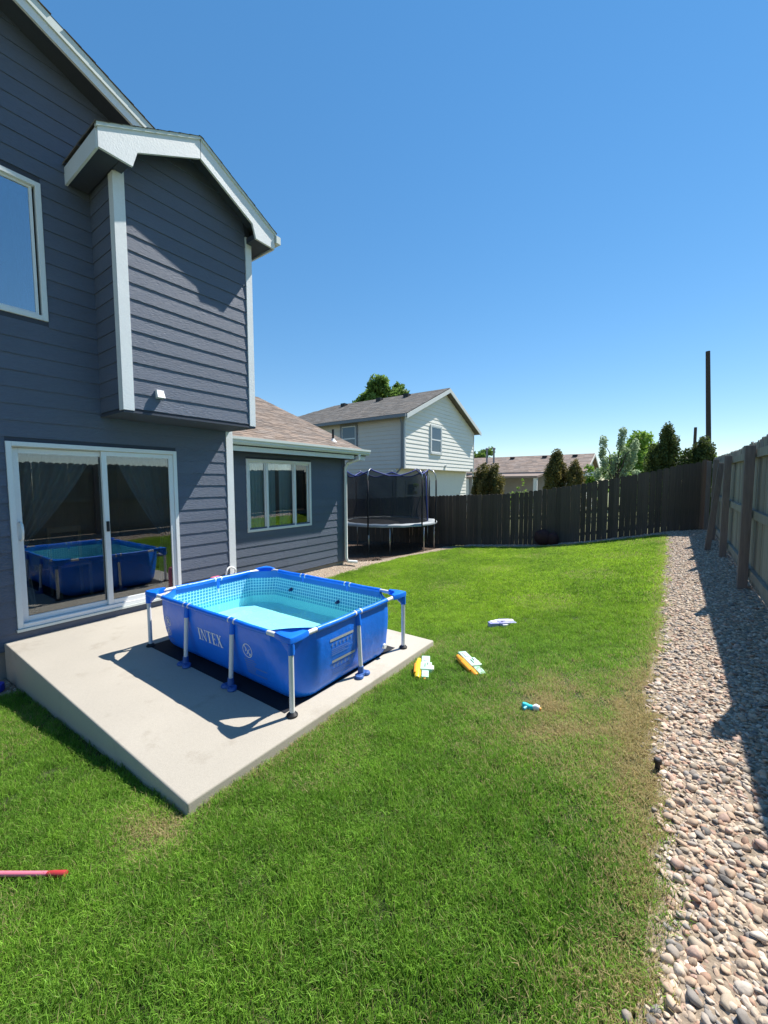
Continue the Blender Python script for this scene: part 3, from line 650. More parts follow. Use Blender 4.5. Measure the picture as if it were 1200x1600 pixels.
# dining chair seen dimly through the door
ch = empty('dining_chair', (-7.0, 2.0, -1.6), 'wooden dining chair dimly visible through the sliding door', 'chair')
woodm = mat('chair_wood', (.30, .20, .11), .5, .2, 4, 40)
MB().box(-7.2, -6.8, 1.8, 2.2, -1.16, -1.12).build('seat', woodm, ch, bevel=.008)
for x, y in ((-7.18, 1.82), (-6.82, 1.82), (-7.18, 2.18), (-6.82, 2.18)): MB().box(x-.018, x+.018, y-.018, y+.018, -1.6, -1.16).build('leg', woodm, ch)
mb = MB()
for y in (1.82, 2.18): mb.box(-7.2, -7.165, y-.018, y+.018, -1.12, -.62)
mb.box(-7.2, -7.17, 1.838, 2.162, -.70, -.62).box(-7.195, -7.175, 1.838, 2.162, -.92, -.86); mb.build('backrest', woodm, ch)

# ------------------------------------------------------------------ patio slab
sb = MB().box(SX0, SX1, SY0, SY1, -2.35, SZ)
slab = sb.build('patio_slab', M['concrete'], None, bevel=.014, seg=3, smooth=30); tag(slab, kind='structure')

# ------------------------------------------------------------------ framed pool
PX, PY, PZ = -3.31, 2.66, SZ+.002; HA, HB, PH = 1.10, .75, .585
pool = empty('frame_pool', (PX, PY, PZ), 'blue rectangular above-ground frame pool with white legs standing on the concrete patio', 'pool')
def loop(a, b, c, round_, m=14, q=6):
    """points around a rectangle of half sizes a,b with corners cut by c (round_=1 arc, 0 straight chamfer, <0 concave)"""
    pts = []
    for sx, sy, d in ((-1, -1, 0), (1, -1, 1), (1, 1, 2), (-1, 1, 3)):
        # corner centre
        cx, cy = sx*(a-c), sy*(b-c); a0 = math.pi+d*math.pi/2
        for k in range(q+1):
            t = k/q; an = a0+t*math.pi/2
            arc = Vector((cx+c*math.cos(an), cy+c*math.sin(an)))
            p0 = Vector((cx+c*math.cos(a0), cy+c*math.sin(a0))); p1 = Vector((cx+c*math.cos(a0+math.pi/2), cy+c*math.sin(a0+math.pi/2)))
            ch_ = p0.lerp(p1, t); pts.append(ch_.lerp(arc, round_))
        nxt = (d+1) % 4; s2 = ((-1, -1), (1, -1), (1, 1), (-1, 1))[nxt]
        an = a0+math.pi/2; e0 = Vector((cx+c*math.cos(an), cy+c*math.sin(an)))
        cx2, cy2 = s2[0]*(a-c), s2[1]*(b-c); e1 = Vector((cx2+c*math.cos(an), cy2+c*math.sin(an)))
        for k in range(1, m): pts.append(e0.lerp(e1, k/m))
    return pts
def liner_surface(inset):
    T = loop(HA-.015-inset, HB-.015-inset, .25, -.25); Bt = loop(HA-.055-inset, HB-.115-inset, .17, .9)
    rings = []; nr = 18
    for r in range(nr+1):
        t = r/nr; z = (PH-.012)*(1-t)+.004*t; w = t**1.1
        bul = .022*math.sin(math.pi*min(1, t*1.02))
        if t > .86: k = (t-.86)/.14; sh = -.045*k*k
        else: sh = 0
        R = []
        for p, q_ in zip(T, Bt):
            x = p.lerp(q_, w); n_ = Vector((x.x/HA**2, x.y/HB**2)).normalized(); x = x+n_*(bul+sh); R.append((PX+x.x, PY+x.y, PZ+z+inset*.4))
        rings.append(R)
    return rings
rings = liner_surface(0); n = len(rings[0])
mb = MB()
for R in rings: mb.v += R
for r in range(len(rings)-1):
    for k in range(n): mb.f.append((r*n+k, (r+1)*n+k, (r+1)*n+(k+1) % n, r*n+(k+1) % n))
liner = mb.build('liner', M['liner'], pool, smooth=50, fix=True)
BVH = BVHTree.FromPolygons([Vector(v) for v in mb.v], mb.f)
ri = liner_surface(.012); mb = MB(); UV = []
for R in ri: mb.v += R
per = [0]
for k in range(n): per.append(per[-1]+(Vector(ri[4][(k+1) % n])-Vector(ri[4][k])).length)
for r in range(len(ri)-1):
    for k in range(n): mb.f.append((r*n+k, r*n+(k+1) % n, (r+1)*n+(k+1) % n, (r+1)*n+k))
inner = mb.build('inner_wall', M['tile'], pool, smooth=True, fix=False)
uvl = inner.data.uv_layers.new(name='UVMap')
for p in inner.data.polygons:
    r, k = divmod(p.index, n)
    for li, (rr, kk) in zip(p.loop_indices, ((r, k), (r, k+1), (r+1, k+1), (r+1, k))):
        uvl.data[li].uv = (per[kk], ri[rr][0][2]-PZ)
FZ = -1.545   # the floor as the water lifts it to the eye
Rf = min(ri, key=lambda q: abs(q[0][2]-FZ)); fl = MB(); fl.v = [(x, y, FZ) for x, y, z in Rf]; fl.f = [tuple(range(n))]; fl.build('pool_floor', M['pool_floor'], pool, fix=False)
wz = -1.385-PZ
R = min(ri, key=lambda q: abs(q[0][2]-PZ-wz)); wl = MB(); wl.v = [(x, y, -1.385) for x, y, z in R]; wl.f = [tuple(range(n))]
tag(wl.build('water', M['water'], None, fix=False), 'clear turquoise water filling the blue frame pool about half way', 'water')
cl = MB(); cl.box(PX-HA-.02, PX+HA-.07, PY-HB-.01, PY+HB-.05, SZ+.0005, SZ+.0035)
tag(cl.build('ground_cloth', M['mat_black']), 'black ground cloth spread on the patio underneath the frame pool', 'ground cloth')
# top rails: blue sleeves over white pipe
RZ = PZ+PH-.02
cx = {0: (-1, -1), 1: (1, -1), 2: (1, 1), 3: (-1, 1)}
for d in range(4):
    a = cx[d]; b = cx[(d+1) % 4]
    A3 = Vector((PX+a[0]*HA*.985, PY+a[1]*HB*.98, RZ)); B3 = Vector((PX+b[0]*HA*.985, PY+b[1]*HB*.98, RZ))
    u_ = (B3-A3).normalized(); A4, B4 = A3+u_*.05, B3-u_*.05
    rail = MB().tube([A4, B4], .019, 12).build('rail', M['legwhite'], pool, smooth=40)
    L_ = (B3-A3).length; cuts = [.262]+([L_/3-.012, L_/3+.012, 2*L_/3-.012, 2*L_/3+.012] if d % 2 == 0 else [L_/2-.012, L_/2+.012])+[L_-.262]
    for s0, s1 in zip(cuts[0::2], cuts[1::2]):
        MB().tube([A3+u_*s0, A3+u_*((s0+s1)/2)+Vector((0, 0, -.004)), A3+u_*s1], .0235, 12).build('sleeve', M['liner'], rail, smooth=40)
for d in range(4):
    s0, s1 = cx[d]; c0 = Vector((PX+s0*HA, PY+s1*HB, RZ))
    # corner cap: rounded three-sided plate with a down-turned socket
    prof = [(0.022, 0.022), (-.005, .027), (-.10, .022), (-.178, .004), (-.168, -.028), (-.105, -.045), (-.066, -.066), (-.045, -.105), (-.028, -.168), (.004, -.178), (.022, -.10), (.027, -.005)]
    poly = [(c0.x+s0*px, c0.y+s1*py) for px, py in prof]
    mb = MB(); nn_ = len(poly); zt_ = RZ+.045
    cen = Vector((sum(p[0] for p in poly)/nn_, sum(p[1] for p in poly)/nn_))
    def ring(sc, z): return [(cen.x+(p[0]-cen.x)*sc, cen.y+(p[1]-cen.y)*sc, z) for p in poly]
    for sc, z in ((.93, RZ-.020), (1.0, RZ-.014), (1.0, RZ+.018), (.95, RZ+.028), (.80, RZ+.033)): mb.v += ring(sc, z)
    for r in range(4):
        for k in range(nn_): mb.f.append((r*nn_+k, r*nn_+(k+1) % nn_, (r+1)*nn_+(k+1) % nn_, (r+1)*nn_+k))
    mb.f += [tuple(range(nn_)), tuple(range(4*nn_, 5*nn_))]
    cap = mb.build('corner_cap', M['cap'], pool, smooth=35)
    MB().tube([c0+Vector((0, 0, -.02)), c0+Vector((0, 0, -.10))], .027, 14).build('socket', M['cap'], cap, smooth=40)
    # gusset webs under the cap
    mb = MB()
    mb.prism([(c0.x-s0*.02, RZ-.025), (c0.x-s0*.12, RZ-.022), (c0.x-s0*.02, RZ-.10)], 'Y', c0.y-.006, c0.y+.006)
    mb.prism([(c0.y-s1*.02, RZ-.025), (c0.y-s1*.12, RZ-.022), (c0.y-s1*.02, RZ-.10)], 'X', c0.x-.006, c0.x+.006)
    mb.build('gusset', M['cap'], cap)
    lg = MB().tube([c0+Vector((0, 0, -.10)), (c0.x, c0.y, PZ+.012)], .0195, 14).build('leg', M['legwhite'], pool, smooth=40)
    MB().lathe((c0.x, c0.y, PZ), [(.042, 0), (.042, .012), (.030, .024), (.0235, .03)], 16).build('leg_foot', M['black'], lg, smooth=40)
def mid_leg(x, y, dx, dy, tx, ty):
    """side leg: (dx,dy) outward direction, (tx,ty) along the wall"""
    top = Vector((x, y, RZ)); o = Vector((dx, dy, 0)); al = Vector((tx, ty, 0))
    foot = top+o*.035; foot.z = PZ+.035
    lg = MB().tube([top+Vector((0, 0, -.07))+o*.010, foot], .019, 14).build('leg', M['legwhite'], pool, smooth=40)
    br = MB().tube([top+Vector((0, 0, .005)), top+Vector((0, 0, -.11))+o*.014], .025, 12); br.tube([top-al*.026, top+al*.026], .027, 12)
    br.build('bracket', M['cap'], lg, smooth=40)
    for s in (-1, 1): MB().tube([top+al*.046*s, top+al*.029*s], .0255, 12).build('collar', M['legwhite'], lg, smooth=40)
    ft = MB().tube([foot+Vector((0, 0, .05)), foot+Vector((0, 0, -.02))], [.024, .029], 12)
    for s in (-1, 1):
        c = foot+al*.046*s+o*.02; ft.lathe((c.x, c.y, PZ), [(.036, 0), (.040, .008), (.034, .022), (.015, .029)], 14)
    ft.obox(foot+o*.01+Vector((0, 0, -.018)), al*.06, o*.028, (0, 0, .012))
    ft.build('leg_foot', M['foot'], lg, smooth=40)
for s in (-1, 1):
    for x in (-3.665, -2.945): mid_leg(x+.0, PY+s*HB*.98, 0, s, 1, 0)
    mid_leg(PX+s*HA*.985, PY+.03, s, 0, 0, 1)
# printing on the liner, wrapped onto its surface
def wrap_polys(polys, side, name, mt, parent, off=.003, sub=.02):
    """polys: lists of (s,z) in wall coordinates; side 'near' (faces -Y, s = x) or 'right' (faces +X, s = y)"""
    mb = MB()
    for po in polys:
        # subdivide long edges so that the print follows the curved wall
        pts = []
        for i in range(len(po)):
            p, q = Vector(po[i]), Vector(po[(i+1) % len(po)]); k = max(1, int((q-p).length/sub))
            pts += [p.lerp(q, j/k) for j in range(k)]
        idx = []
        for p in pts:
            if side == 'near': o_, d_ = Vector((p.x, 1.5, p.y)), Vector((0, 1, 0))
            else: o_, d_ = Vector((-1.6, p.x, p.y)), Vector((-1, 0, 0))
            hit = BVH.ray_cast(o_, d_)[0]
            if hit is None: hit = o_+d_*.5
            mb.v.append(tuple(hit-d_*off)); idx.append(len(mb.v)-1)
        mb.f.append(tuple(idx))
    return mb.build(name, mt, parent, fix=False)
def stroke(p, q, w):
    p, q = Vector(p), Vector(q); d = (q-p).normalized(); n_ = Vector((-d.y, d.x))*w/2; return [p-n_, q-n_, q+n_, p+n_]
def circ(c, r, w, k=20):
    out = []
    for i in range(k):
        a, b = 2*math.pi*i/k, 2*math.pi*(i+1)/k
        out.append([(c[0]+(r-w)*math.cos(a), c[1]+(r-w)*math.sin(a)), (c[0]+r*math.cos(a), c[1]+r*math.sin(a)), (c[0]+r*math.cos(b), c[1]+r*math.sin(b)), (c[0]+(r-w)*math.cos(b), c[1]+(r-w)*math.sin(b))])
    return out
def letters(x, z, h):
    """serif capitals I N T E X"""
    P = []; th, tn, sf = h*.17, h*.07, h*.07
    R_ = lambda a, b, c, d: [(x+a*h, z+b*h), (x+c*h, z+b*h), (x+c*h, z+d*h), (x+a*h, z+d*h)]
    o = 0
    P += [R_(o+.10, .06, o+.27, .94), R_(o, 0, o+.37, .06), R_(o, .94, o+.37, 1)]; o += .44
    P += [R_(o+.08, .06, o+.15, .94), R_(o+.62, 0, o+.69, .94), R_(o, 0, o+.24, .06), R_(o, .94, o+.20, 1), R_(o+.53, .94, o+.78, 1)]
    P += [[(x+(o+.05)*h, z+.97*h), (x+(o+.24)*h, z+.97*h), (x+(o+.69)*h, z), (x+(o+.60)*h, z)]]; o += .84
    P += [R_(o+.24, .06, o+.41, .94), R_(o+.14, 0, o+.51, .06), R_(o, .93, o+.65, 1), R_(o, .80, o+.05, .93), R_(o+.60, .80, o+.65, .93)]; o += .72
    P += [R_(o+.09, .06, o+.26, .94), R_(o, 0, o+.58, .06), R_(o, .94, o+.56, 1), R_(o+.26, .48, o+.42, .54), R_(o+.42, .40, o+.46, .62), R_(o+.51, .80, o+.56, .94), R_(o+.54, .06, o+.60, .22)]; o += .66
    P += [[(x+(o+.08)*h, z+.96*h), (x+(o+.27)*h, z+.96*h), (x+(o+.66)*h, z+.04*h), (x+(o+.47)*h, z+.04*h)], [(x+(o+.08)*h, z+.04*h), (x+(o+.15)*h, z+.04*h), (x+(o+.62)*h, z+.96*h), (x+(o+.55)*h, z+.96*h)],
          R_(o, .94, o+.32, 1), R_(o+.47, .94, o+.70, 1), R_(o, 0, o+.23, .06), R_(o+.42, 0, o+.74, .06)]
    return P
wrap_polys(letters(-3.52, -1.437, .113), 'near', 'brand_lettering', M['print'], liner)
ic = circ((-2.775, -1.365), .062, .007)+[stroke((-2.815, -1.32), (-2.735, -1.41), .008), stroke((-2.80, -1.375), (-2.79, -1.34), .006), stroke((-2.79, -1.40), (-2.765, -1.37), .007), stroke((-2.765, -1.37), (-2.745, -1.345), .006), stroke((-2.76, -1.405), (-2.735, -1.385), .007)]
wrap_polys(ic, 'near', 'warning_symbol', M['print'], liner)
wrap_polys([stroke((-2.835, -1.445-.021*k), (-2.835+w_, -1.445-.021*k), .007) for k, w_ in enumerate((.13, .15, .12, .27, .12, .11, .25))], 'near', 'warning_text', M['print_dim'], liner)
ic = circ((-4.085, -1.385), .050, .006)+[stroke((-4.12, -1.35), (-4.05, -1.42), .007), stroke((-4.10, -1.41), (-4.075, -1.36), .014), stroke((-4.085, -1.375), (-4.06, -1.40), .008)]
ic += [stroke((-4.19, -1.355), (-4.185, -1.41), .016), stroke((-4.195, -1.385), (-4.165, -1.375), .008), stroke((-4.215, -1.34), (-4.19, -1.338), .006)]
ic += circ((-4.135, -1.50), .052, .006)+[stroke((-4.17, -1.54), (-4.10, -1.46), .007), stroke((-4.15, -1.53), (-4.13, -1.47), .010), stroke((-4.12, -1.53), (-4.115, -1.50), .008)]
wrap_polys(ic, 'near', 'warning_symbol', M['print'], liner)
wrap_polys([stroke((-4.20, -1.575-.02*k), (-4.20+w_, -1.575-.02*k), .006) for k, w_ in enumerate((.16, .12, .14))], 'near', 'warning_text', M['print_dim'], liner)
for zt_, nm in ((-1.285, 0), (-1.475, 1)):
    wrap_polys([stroke((2.33+.03*nm, zt_), (2.62+.03*nm, zt_), .022)], 'right', 'warning_banner', mat('banner_print', (.42, .45, .47), .6), liner)
    fig = []
    for k in range(6):
        s = 2.355+.03*nm+k*.046; fig += [stroke((s, zt_-.028), (s+.004, zt_-.058), .012), stroke((s-.012, zt_-.042), (s+.016, zt_-.036), .007)]
    fig += [stroke((2.35+.03*nm, zt_-.080-.016*k), (2.35+.03*nm+w_, zt_-.080-.016*k), .006) for k, w_ in enumerate((.20, .22, .16, .21))]
    wrap_polys(fig, 'right', 'warning_text', M['print_dim'], liner)
hit = BVH.ray_cast(Vector((-1.6, 3.12, -1.60)), Vector((-1, 0, 0)))[0]
MB().tube([hit+Vector((-.004, 0, 0)), hit+Vector((.020, 0, 0))], [.028, .022], 12).build('drain_plug', M['whiteplastic'], pool, smooth=40)
for x, z in ((-3.86, -1.335), (-3.07, -1.36)):
    MB().tube([(x, PY+HB-.035, z), (x, PY+HB-.085, z-.004)], [.022, .016], 12).build('hose_inlet', M['navy'], pool, smooth=40)
tag(MB().lathe((-2.93, 2.17, -1.385), [(.03, -.01), (.038, .008), (.025, .03), (.008, .038)], 12).build('floating_toy', M['yellow'], None, smooth=40), 'tiny yellow toy floating in the pool by the near long side', 'toy')

# ------------------------------------------------------------------ fences
def picket_mesh(k, w, th, mt):
    """unit-height dog-eared picket, width w"""
    r = random.Random(k); e = .03; t = r.uniform(-.004, .004)
    prof = [(-w/2, 0), (w/2, 0), (w/2+t, 1), (w/2-e, 1.0165), (-w/2+e+r.uniform(0, .006), 1.0165), (-w/2+t, 1)]
    mb = MB(); mb.prism(prof, 'Y', -th/2, th/2); return mb.mesh('board', mt)
def place(name, me, parent, loc, rot=(0, 0, 0), sc=(1, 1, 1)):
    o = bpy.data.objects.new(name, me); COL.objects.link(o); adopt(o, parent); o.location = loc; o.rotation_euler = rot; o.scale = sc; return o
back_top = ([-13, -7.5, -6.3, -4.485, -3.705, -3.13, -2.22, -1.4, -.77, -.04, .78], [-.80, -.53, -.47, -.40, -.29, -.205, -.062, .10, .229, .393, .56])
bf = empty('wooden_fence', (-4, 13.6, -2.1), 'dark weathered dog-eared picket fence across the back of the yard', 'fence', 'yard fences')
PM = [picket_mesh(k, .1405, .018, M['picket_dark']) for k in range(5)]
x = -12.6; k = 0
while x < .72:
    w = .142+random.choice([0, 0, .001, .001, .002, .006]) if not (-2.3 < x < -.4 or -4.9 < x < -3.4) else .142+random.choice([.001, .003, .005, .007])
    if x > -.2: w = .1415
    top = float(np.interp(x, *back_top))+random.gauss(0, .010); bot = g(x, 13.6)-.03; h = top-bot
    place('board', PM[k % 5], bf, (x, 13.6+random.gauss(0, .002), bot), (0, random.gauss(0, .003), 0), (1, 1, h)); x += w; k += 1
for z in (.28, .95, 1.60):
    xs_ = [-12.7+2.42*i for i in range(6)]+[.74]
    for a, b in zip(xs_[:-1], xs_[1:]):
        za, zb_ = (float(np.interp(q, *back_top))-1.83+z for q in (a, b))
        MB().add([(a+.004, 13.612, za-.045), (b-.004, 13.612, zb_-.045), (b-.004, 13.65, zb_-.045), (a+.004, 13.65, za-.045), (a+.004, 13.612, za+.045), (b-.004, 13.612, zb_+.045), (b-.004, 13.65, zb_+.045), (a+.004, 13.65, za+.045)],
                 [(0,3,2,1),(4,5,6,7),(0,1,5,4),(1,2,6,5),(2,3,7,6),(3,0,4,7)]).build('rail', M['picket_dark'], bf)
for xq in [-12.7+2.42*i for i in range(6)]:
    MB().box(xq-.045, xq+.045, 13.655, 13.745, g(xq, 13.6)-.3, float(np.interp(xq, *back_top))-.06).build('post', M['post'], bf)
rf = empty('wooden_fence', (.8, 6, -1.4), 'tall grey-green board fence with exposed posts and rails along the stone strip on the right', 'fence', 'yard fences')
PM2 = [picket_mesh(k+20, .139, .018, M['picket']) for k in range(5)]
def rtop(y): return .50+.10*np.clip((y-9)/4.6, 0, 1)
y = -2.3; k = 0
while y < 13.56:
    bot = g(.85, y)+.03; top = float(rtop(y))+random.gauss(0, .008)
    place('board', PM2[k % 5], rf, (.862+random.gauss(0, .0015), y, bot), (0, 0, math.pi/2+random.gauss(0, .01)), (1, 1, top-bot)); y += .142+random.choice([0, .001, .003]); k += 1
posts = [-.68, 1.76, 4.20, 6.64, 9.08, 11.45, 13.46]
for y in posts:
    MB().box(.705, .80, y-.048, y+.048, g(.75, y)-.3, float(rtop(y))-.055).build('post', M['post'], rf, bevel=.004)
for a, b in zip([-2.4]+posts, posts+[13.56]):
    for z in (.20, .93, 1.68):
        if b-a < .2: continue
        za, zb_ = g(.8, a)+z, g(.8, b)+z
        MB().add([(.812, a+.003, za-.05), (.851, a+.003, za-.05), (.851, b-.003, zb_-.05), (.812, b-.003, zb_-.05), (.812, a+.003, za+.05), (.851, a+.003, za+.05), (.851, b-.003, zb_+.05), (.812, b-.003, zb_+.05)],
                 [(0,3,2,1),(4,5,6,7),(0,1,5,4),(1,2,6,5),(2,3,7,6),(3,0,4,7)]).build('rail', M['picket'], rf)
lz = g(.62, 9.95)
lp = MB().obox((.665, 9.96, lz+.84), (.045, 0, 0), (0, .045, 0), (.075, .05, .84)).build('loose_post', M['post'], None, bevel=.004)
tag(lp, 'loose brown timber post leaning against the right fence near the back corner', 'post')

# ------------------------------------------------------------------ trampoline
TX, TY, TR = -8.32, 11.78, 1.72
tgz = g(TX, TY); TZ = -1.36
tr_ = empty('trampoline', (TX, TY, tgz), 'round trampoline with black safety net and galvanised legs in the back corner', 'trampoline')
ringp = lambda r, z, n=48: [(TX+r*math.cos(2*math.pi*k/n), TY+r*math.sin(2*math.pi*k/n), z) for k in range(n+1)]
MB().tube(ringp(TR, TZ-.01), .024, 8, False).build('frame_ring', M['chrome'], tr_, smooth=True)
MB().lathe((TX, TY, TZ+.012), [(TR*.86, 0), (TR*.86, .004), (.01, -.03)], 40).build('jumping_mat', M['tramp_mat'], tr_, fix=False)
mb = MB(); n = 48
for r_, z_ in ((TR*.84, .018), (TR*.93, .045), (TR*1.02, .036), (TR*1.04, -.01), (TR*1.035, -.05)):
    mb.v += [(TX+r_*math.cos(2*math.pi*k/n), TY+r_*math.sin(2*math.pi*k/n), TZ+z_+.006*math.sin(k*2.3)) for k in range(n)]
for r in range(4):
    for k in range(n): mb.f.append((r*n+k, r*n+(k+1) % n, (r+1)*n+(k+1) % n, (r+1)*n+k))
mb.build('spring_pad', M['tramp_pad'], tr_, smooth=True, fix=False)
angs = [rad(a) for a in (-52, -10, 16, 62, 118, 168, 205, 250, 285)]
for a in angs:
    c, s = math.cos(a), math.sin(a); x, y = TX+TR*c, TY+TR*s
    MB().tube([(x, y, TZ-.02), (x, y, g(x, y)+.02)], .020, 8).build('leg', M['chrome'], tr_, smooth=True)
NT = TZ+1.70
poles = [rad(a) for a in (-15, 15, 62, 118, 168, 232, 285)]
for a in poles:
    c, s = math.cos(a), math.sin(a)
    f = lambda r, z: (TX+(TR+r)*c, TY+(TR+r)*s, z)
    p = MB().tube([f(.05, TZ-.30), f(.06, TZ+.5), f(.07, TZ+1.0), f(.07, TZ+1.45)], .027, 8).build('net_pole', M['foam'], tr_, smooth=True)
    MB().tube([f(.07, TZ+1.45), f(.05, TZ+1.62), f(-.03, TZ+1.76), f(-.20, TZ+1.83)], .017, 8).build('pole_top', M['chrome'], p, smooth=True)
def net_r(a, t):
    # net hangs from pole tops, bellies in between
    d = min(abs((a-p+math.pi) % (2*math.pi)-math.pi) for p in poles)
    return TR*.86-.12*t*0+.05*math.sin(a*5)*(1-t)*t*2-.10*t*min(1, d*2.2)
def net_z(a): 
    d = min(abs((a-p+math.pi) % (2*math.pi)-math.pi) for p in poles); return TZ+1.80-.20*min(1, d*2.6)**.8
mb = MB(); n = 96; m = 10
for r in range(m+1):
    t = r/m
    for k in range(n):
        a = 2*math.pi*k/n; R = net_r(a, t)+.02*math.sin(a*17+t*4)*(t*(1-t))*2; z = TZ+.03+(net_z(a)-TZ-.03)*t
        mb.v.append((TX+R*math.cos(a), TY+R*math.sin(a), z))
for r in range(m):
    for k in range(n): mb.f.append((r*n+k, r*n+(k+1) % n, (r+1)*n+(k+1) % n, (r+1)*n+k))
mb.build('safety_net', M['net'], tr_, smooth=True, fix=False)
MB().tube([(TX+net_r(a, 1)*math.cos(a), TY+net_r(a, 1)*math.sin(a), net_z(a)) for a in [2*math.pi*k/96 for k in range(97)]], .022, 6, False).build('net_top_band', M['blue_trim'], tr_, smooth=True)
a = rad(8)
MB().tube([(TX+(TR*.87)*math.cos(a+q), TY+(TR*.87)*math.sin(a+q), z) for q, z in ((0, TZ+1.6), (.01, TZ+1.0), (.06, TZ+.5), (.12, TZ+.06))], .02, 6).build('net_zip', M['blue_trim'], tr_, smooth=True)

# ------------------------------------------------------------------ neighbouring houses
def lap_panel(name, parent, pts, axis, const, z0, z1, lim, mt, e=.19, out=1, proud=.022):
    """many lap courses too small to tell apart singly, one mesh. lim(z)->(a,b) range along the wall"""
    mb = MB(); z = z0
    while z < z1:
        zt = min(z+e, z1); a, b = lim(z); a2, b2 = lim(zt)
        if b-a > .05 and b2 >= a2:
            if axis == 'X': v = [(const+out*proud, a, z), (const+out*proud, b, z), (const+out*.002, b2, zt), (const+out*.002, a2, zt), (const, a, z), (const, b, z)]
            else: v = [(a, const+out*proud, z), (b, const+out*proud, z), (b2, const+out*.002, zt), (a2, const+out*.002, zt), (a, const, z), (b, const, z)]
            mb.add(v, [(0, 1, 2, 3), (0, 4, 5, 1)])
        z = zt
    o = mb.build(name, mt, parent, fix=False); o['kind'] = 'stuff'; return o
NX, NY0, NY1, NXL = -9.7, 15.07, 22.65, -21.0; NC = (NY0+NY1)/2; NG = -2.7
nh = empty('white_house', (NX, NY0, NG), 'white two-storey neighbour house with grey shingle gable roof behind the trampoline', 'house')
NE = 2.95; NS = .44
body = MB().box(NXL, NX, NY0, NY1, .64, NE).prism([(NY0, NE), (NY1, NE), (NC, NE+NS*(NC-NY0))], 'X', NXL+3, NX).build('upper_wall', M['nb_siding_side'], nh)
low = MB().box(NXL, NX-.45, NY0+.01, NY1-.01, NG, .638).build('lower_wall', M['nb_siding'], nh)
lap_panel('lap_siding', body, None, 'X', NX, .66, NE+NS*(NC-NY0), lambda z: (max(NY0+.08, NC-(NE+NS*(NC-NY0)-z)/NS) if z > NE else NY0+.08, min(NY1-.08, NC+(NE+NS*(NC-NY0)-z)/NS) if z > NE else NY1-.08), M['nb_siding'], .19)
lap_panel('lap_siding', low, None, 'X', NX-.45, NG, .63, lambda z: (NY0+.05, NY1-.05), M['nb_siding'], .19)
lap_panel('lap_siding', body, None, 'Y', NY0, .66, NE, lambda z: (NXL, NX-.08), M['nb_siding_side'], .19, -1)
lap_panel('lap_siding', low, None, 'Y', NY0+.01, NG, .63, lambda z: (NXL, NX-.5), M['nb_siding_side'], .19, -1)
for y_ in (NY0, NY1): MB().box(NX-.06, NX+.022, y_-.02, y_+.06 if y_ == NY0 else y_+.02, .64, NE).build('corner_trim', M['nb_trim'], body)
ov = .32
nr_ = MB(); rz = NE+NS*(NC-NY0)+.18
for s in (-1, 1):
    ye = NC+s*(NC-NY0+ov); ze = rz-NS*(NC-NY0+ov)
    nr_.add([(NX+ov, NC, rz), (NXL+4.0, NC, rz), (NXL-ov, ye, ze), (NX+ov, ye, ze), (NX+ov, NC, rz-.14), (NXL+4.0, NC, rz-.14), (NXL-ov, ye, ze-.14), (NX+ov, ye, ze-.14)],
            [(0,1,2,3),(4,7,6,5),(0,3,7,4),(3,2,6,7)])
yl, yr = NC-(NC-NY0+ov), NC+(NC-NY0+ov); ze = rz-NS*(NC-NY0+ov)
nr_.add([(NXL+4.0, NC, rz), (NXL-ov, yl, ze), (NXL-ov, yr, ze)], [(0, 1, 2)])
nroof = nr_.build('roof', M['shingle_dark'], nh, fix=False)
for me_ in (nroof.data,):
    at = me_.attributes.new('tone', 'FLOAT_COLOR', 'POINT'); at.data.foreach_set('color', [1.0]*4*len(me_.vertices))
L_ = math.hypot(1, NS)
shingles('shingles', nroof, (NX+ov+.02, yl-.02, ze+.01), (-1, 0, 0), (0, 1, NS), 11.5, (NC-yl)*L_, .16, .34, M['shingle_dark'], clip=lambda c: c.x > NXL-ov+4.3*(c.y-yl)/(NC-yl))
for s in (-1, 1):
    ye = NC+s*(NC-NY0+ov)
    MB().add([(NX+ov, NC, rz-.02), (NX+ov, ye, ze-.02), (NX+ov, ye, ze-.22), (NX+ov, NC, rz-.22), (NX+ov+.03, NC, rz-.02), (NX+ov+.03, ye, ze-.02), (NX+ov+.03, ye, ze-.22), (NX+ov+.03, NC, rz-.22)],
             [(0,3,2,1),(4,5,6,7),(0,1,5,4),(1,2,6,5),(2,3,7,6),(3,0,4,7)]).build('rake_board', M['nb_trim'], nroof)
MB().box(NXL-ov, NX+ov, yl-.13, yl-.005, ze-.15, ze-.02).build('gutter', M['nb_frame'], nroof)
MB().tube([(NX-.10, NY0-.2, ze-.1), (NX-.10, NY0-.07, ze-.35), (NX-.10, NY0-.07, .7), (NX-.40, NY0-.1, .4), (NX-.5, NY0-.07, -2.4)], .05, 8).build('downspout', M['nb_frame'], body, smooth=40)
MB().tube([(NX-.05, NY1+.07, ze-.2), (NX-.05, NY1+.07, NG)], .05, 8).build('downspout', M['nb_trim'], body, smooth=40)
for xv in (-11.6, -13.4, -16.0): MB().box(xv-.15, xv+.15, NC-.75, NC-.45, rz-.30, rz-.10).build('roof_vent', M['black'], nroof)
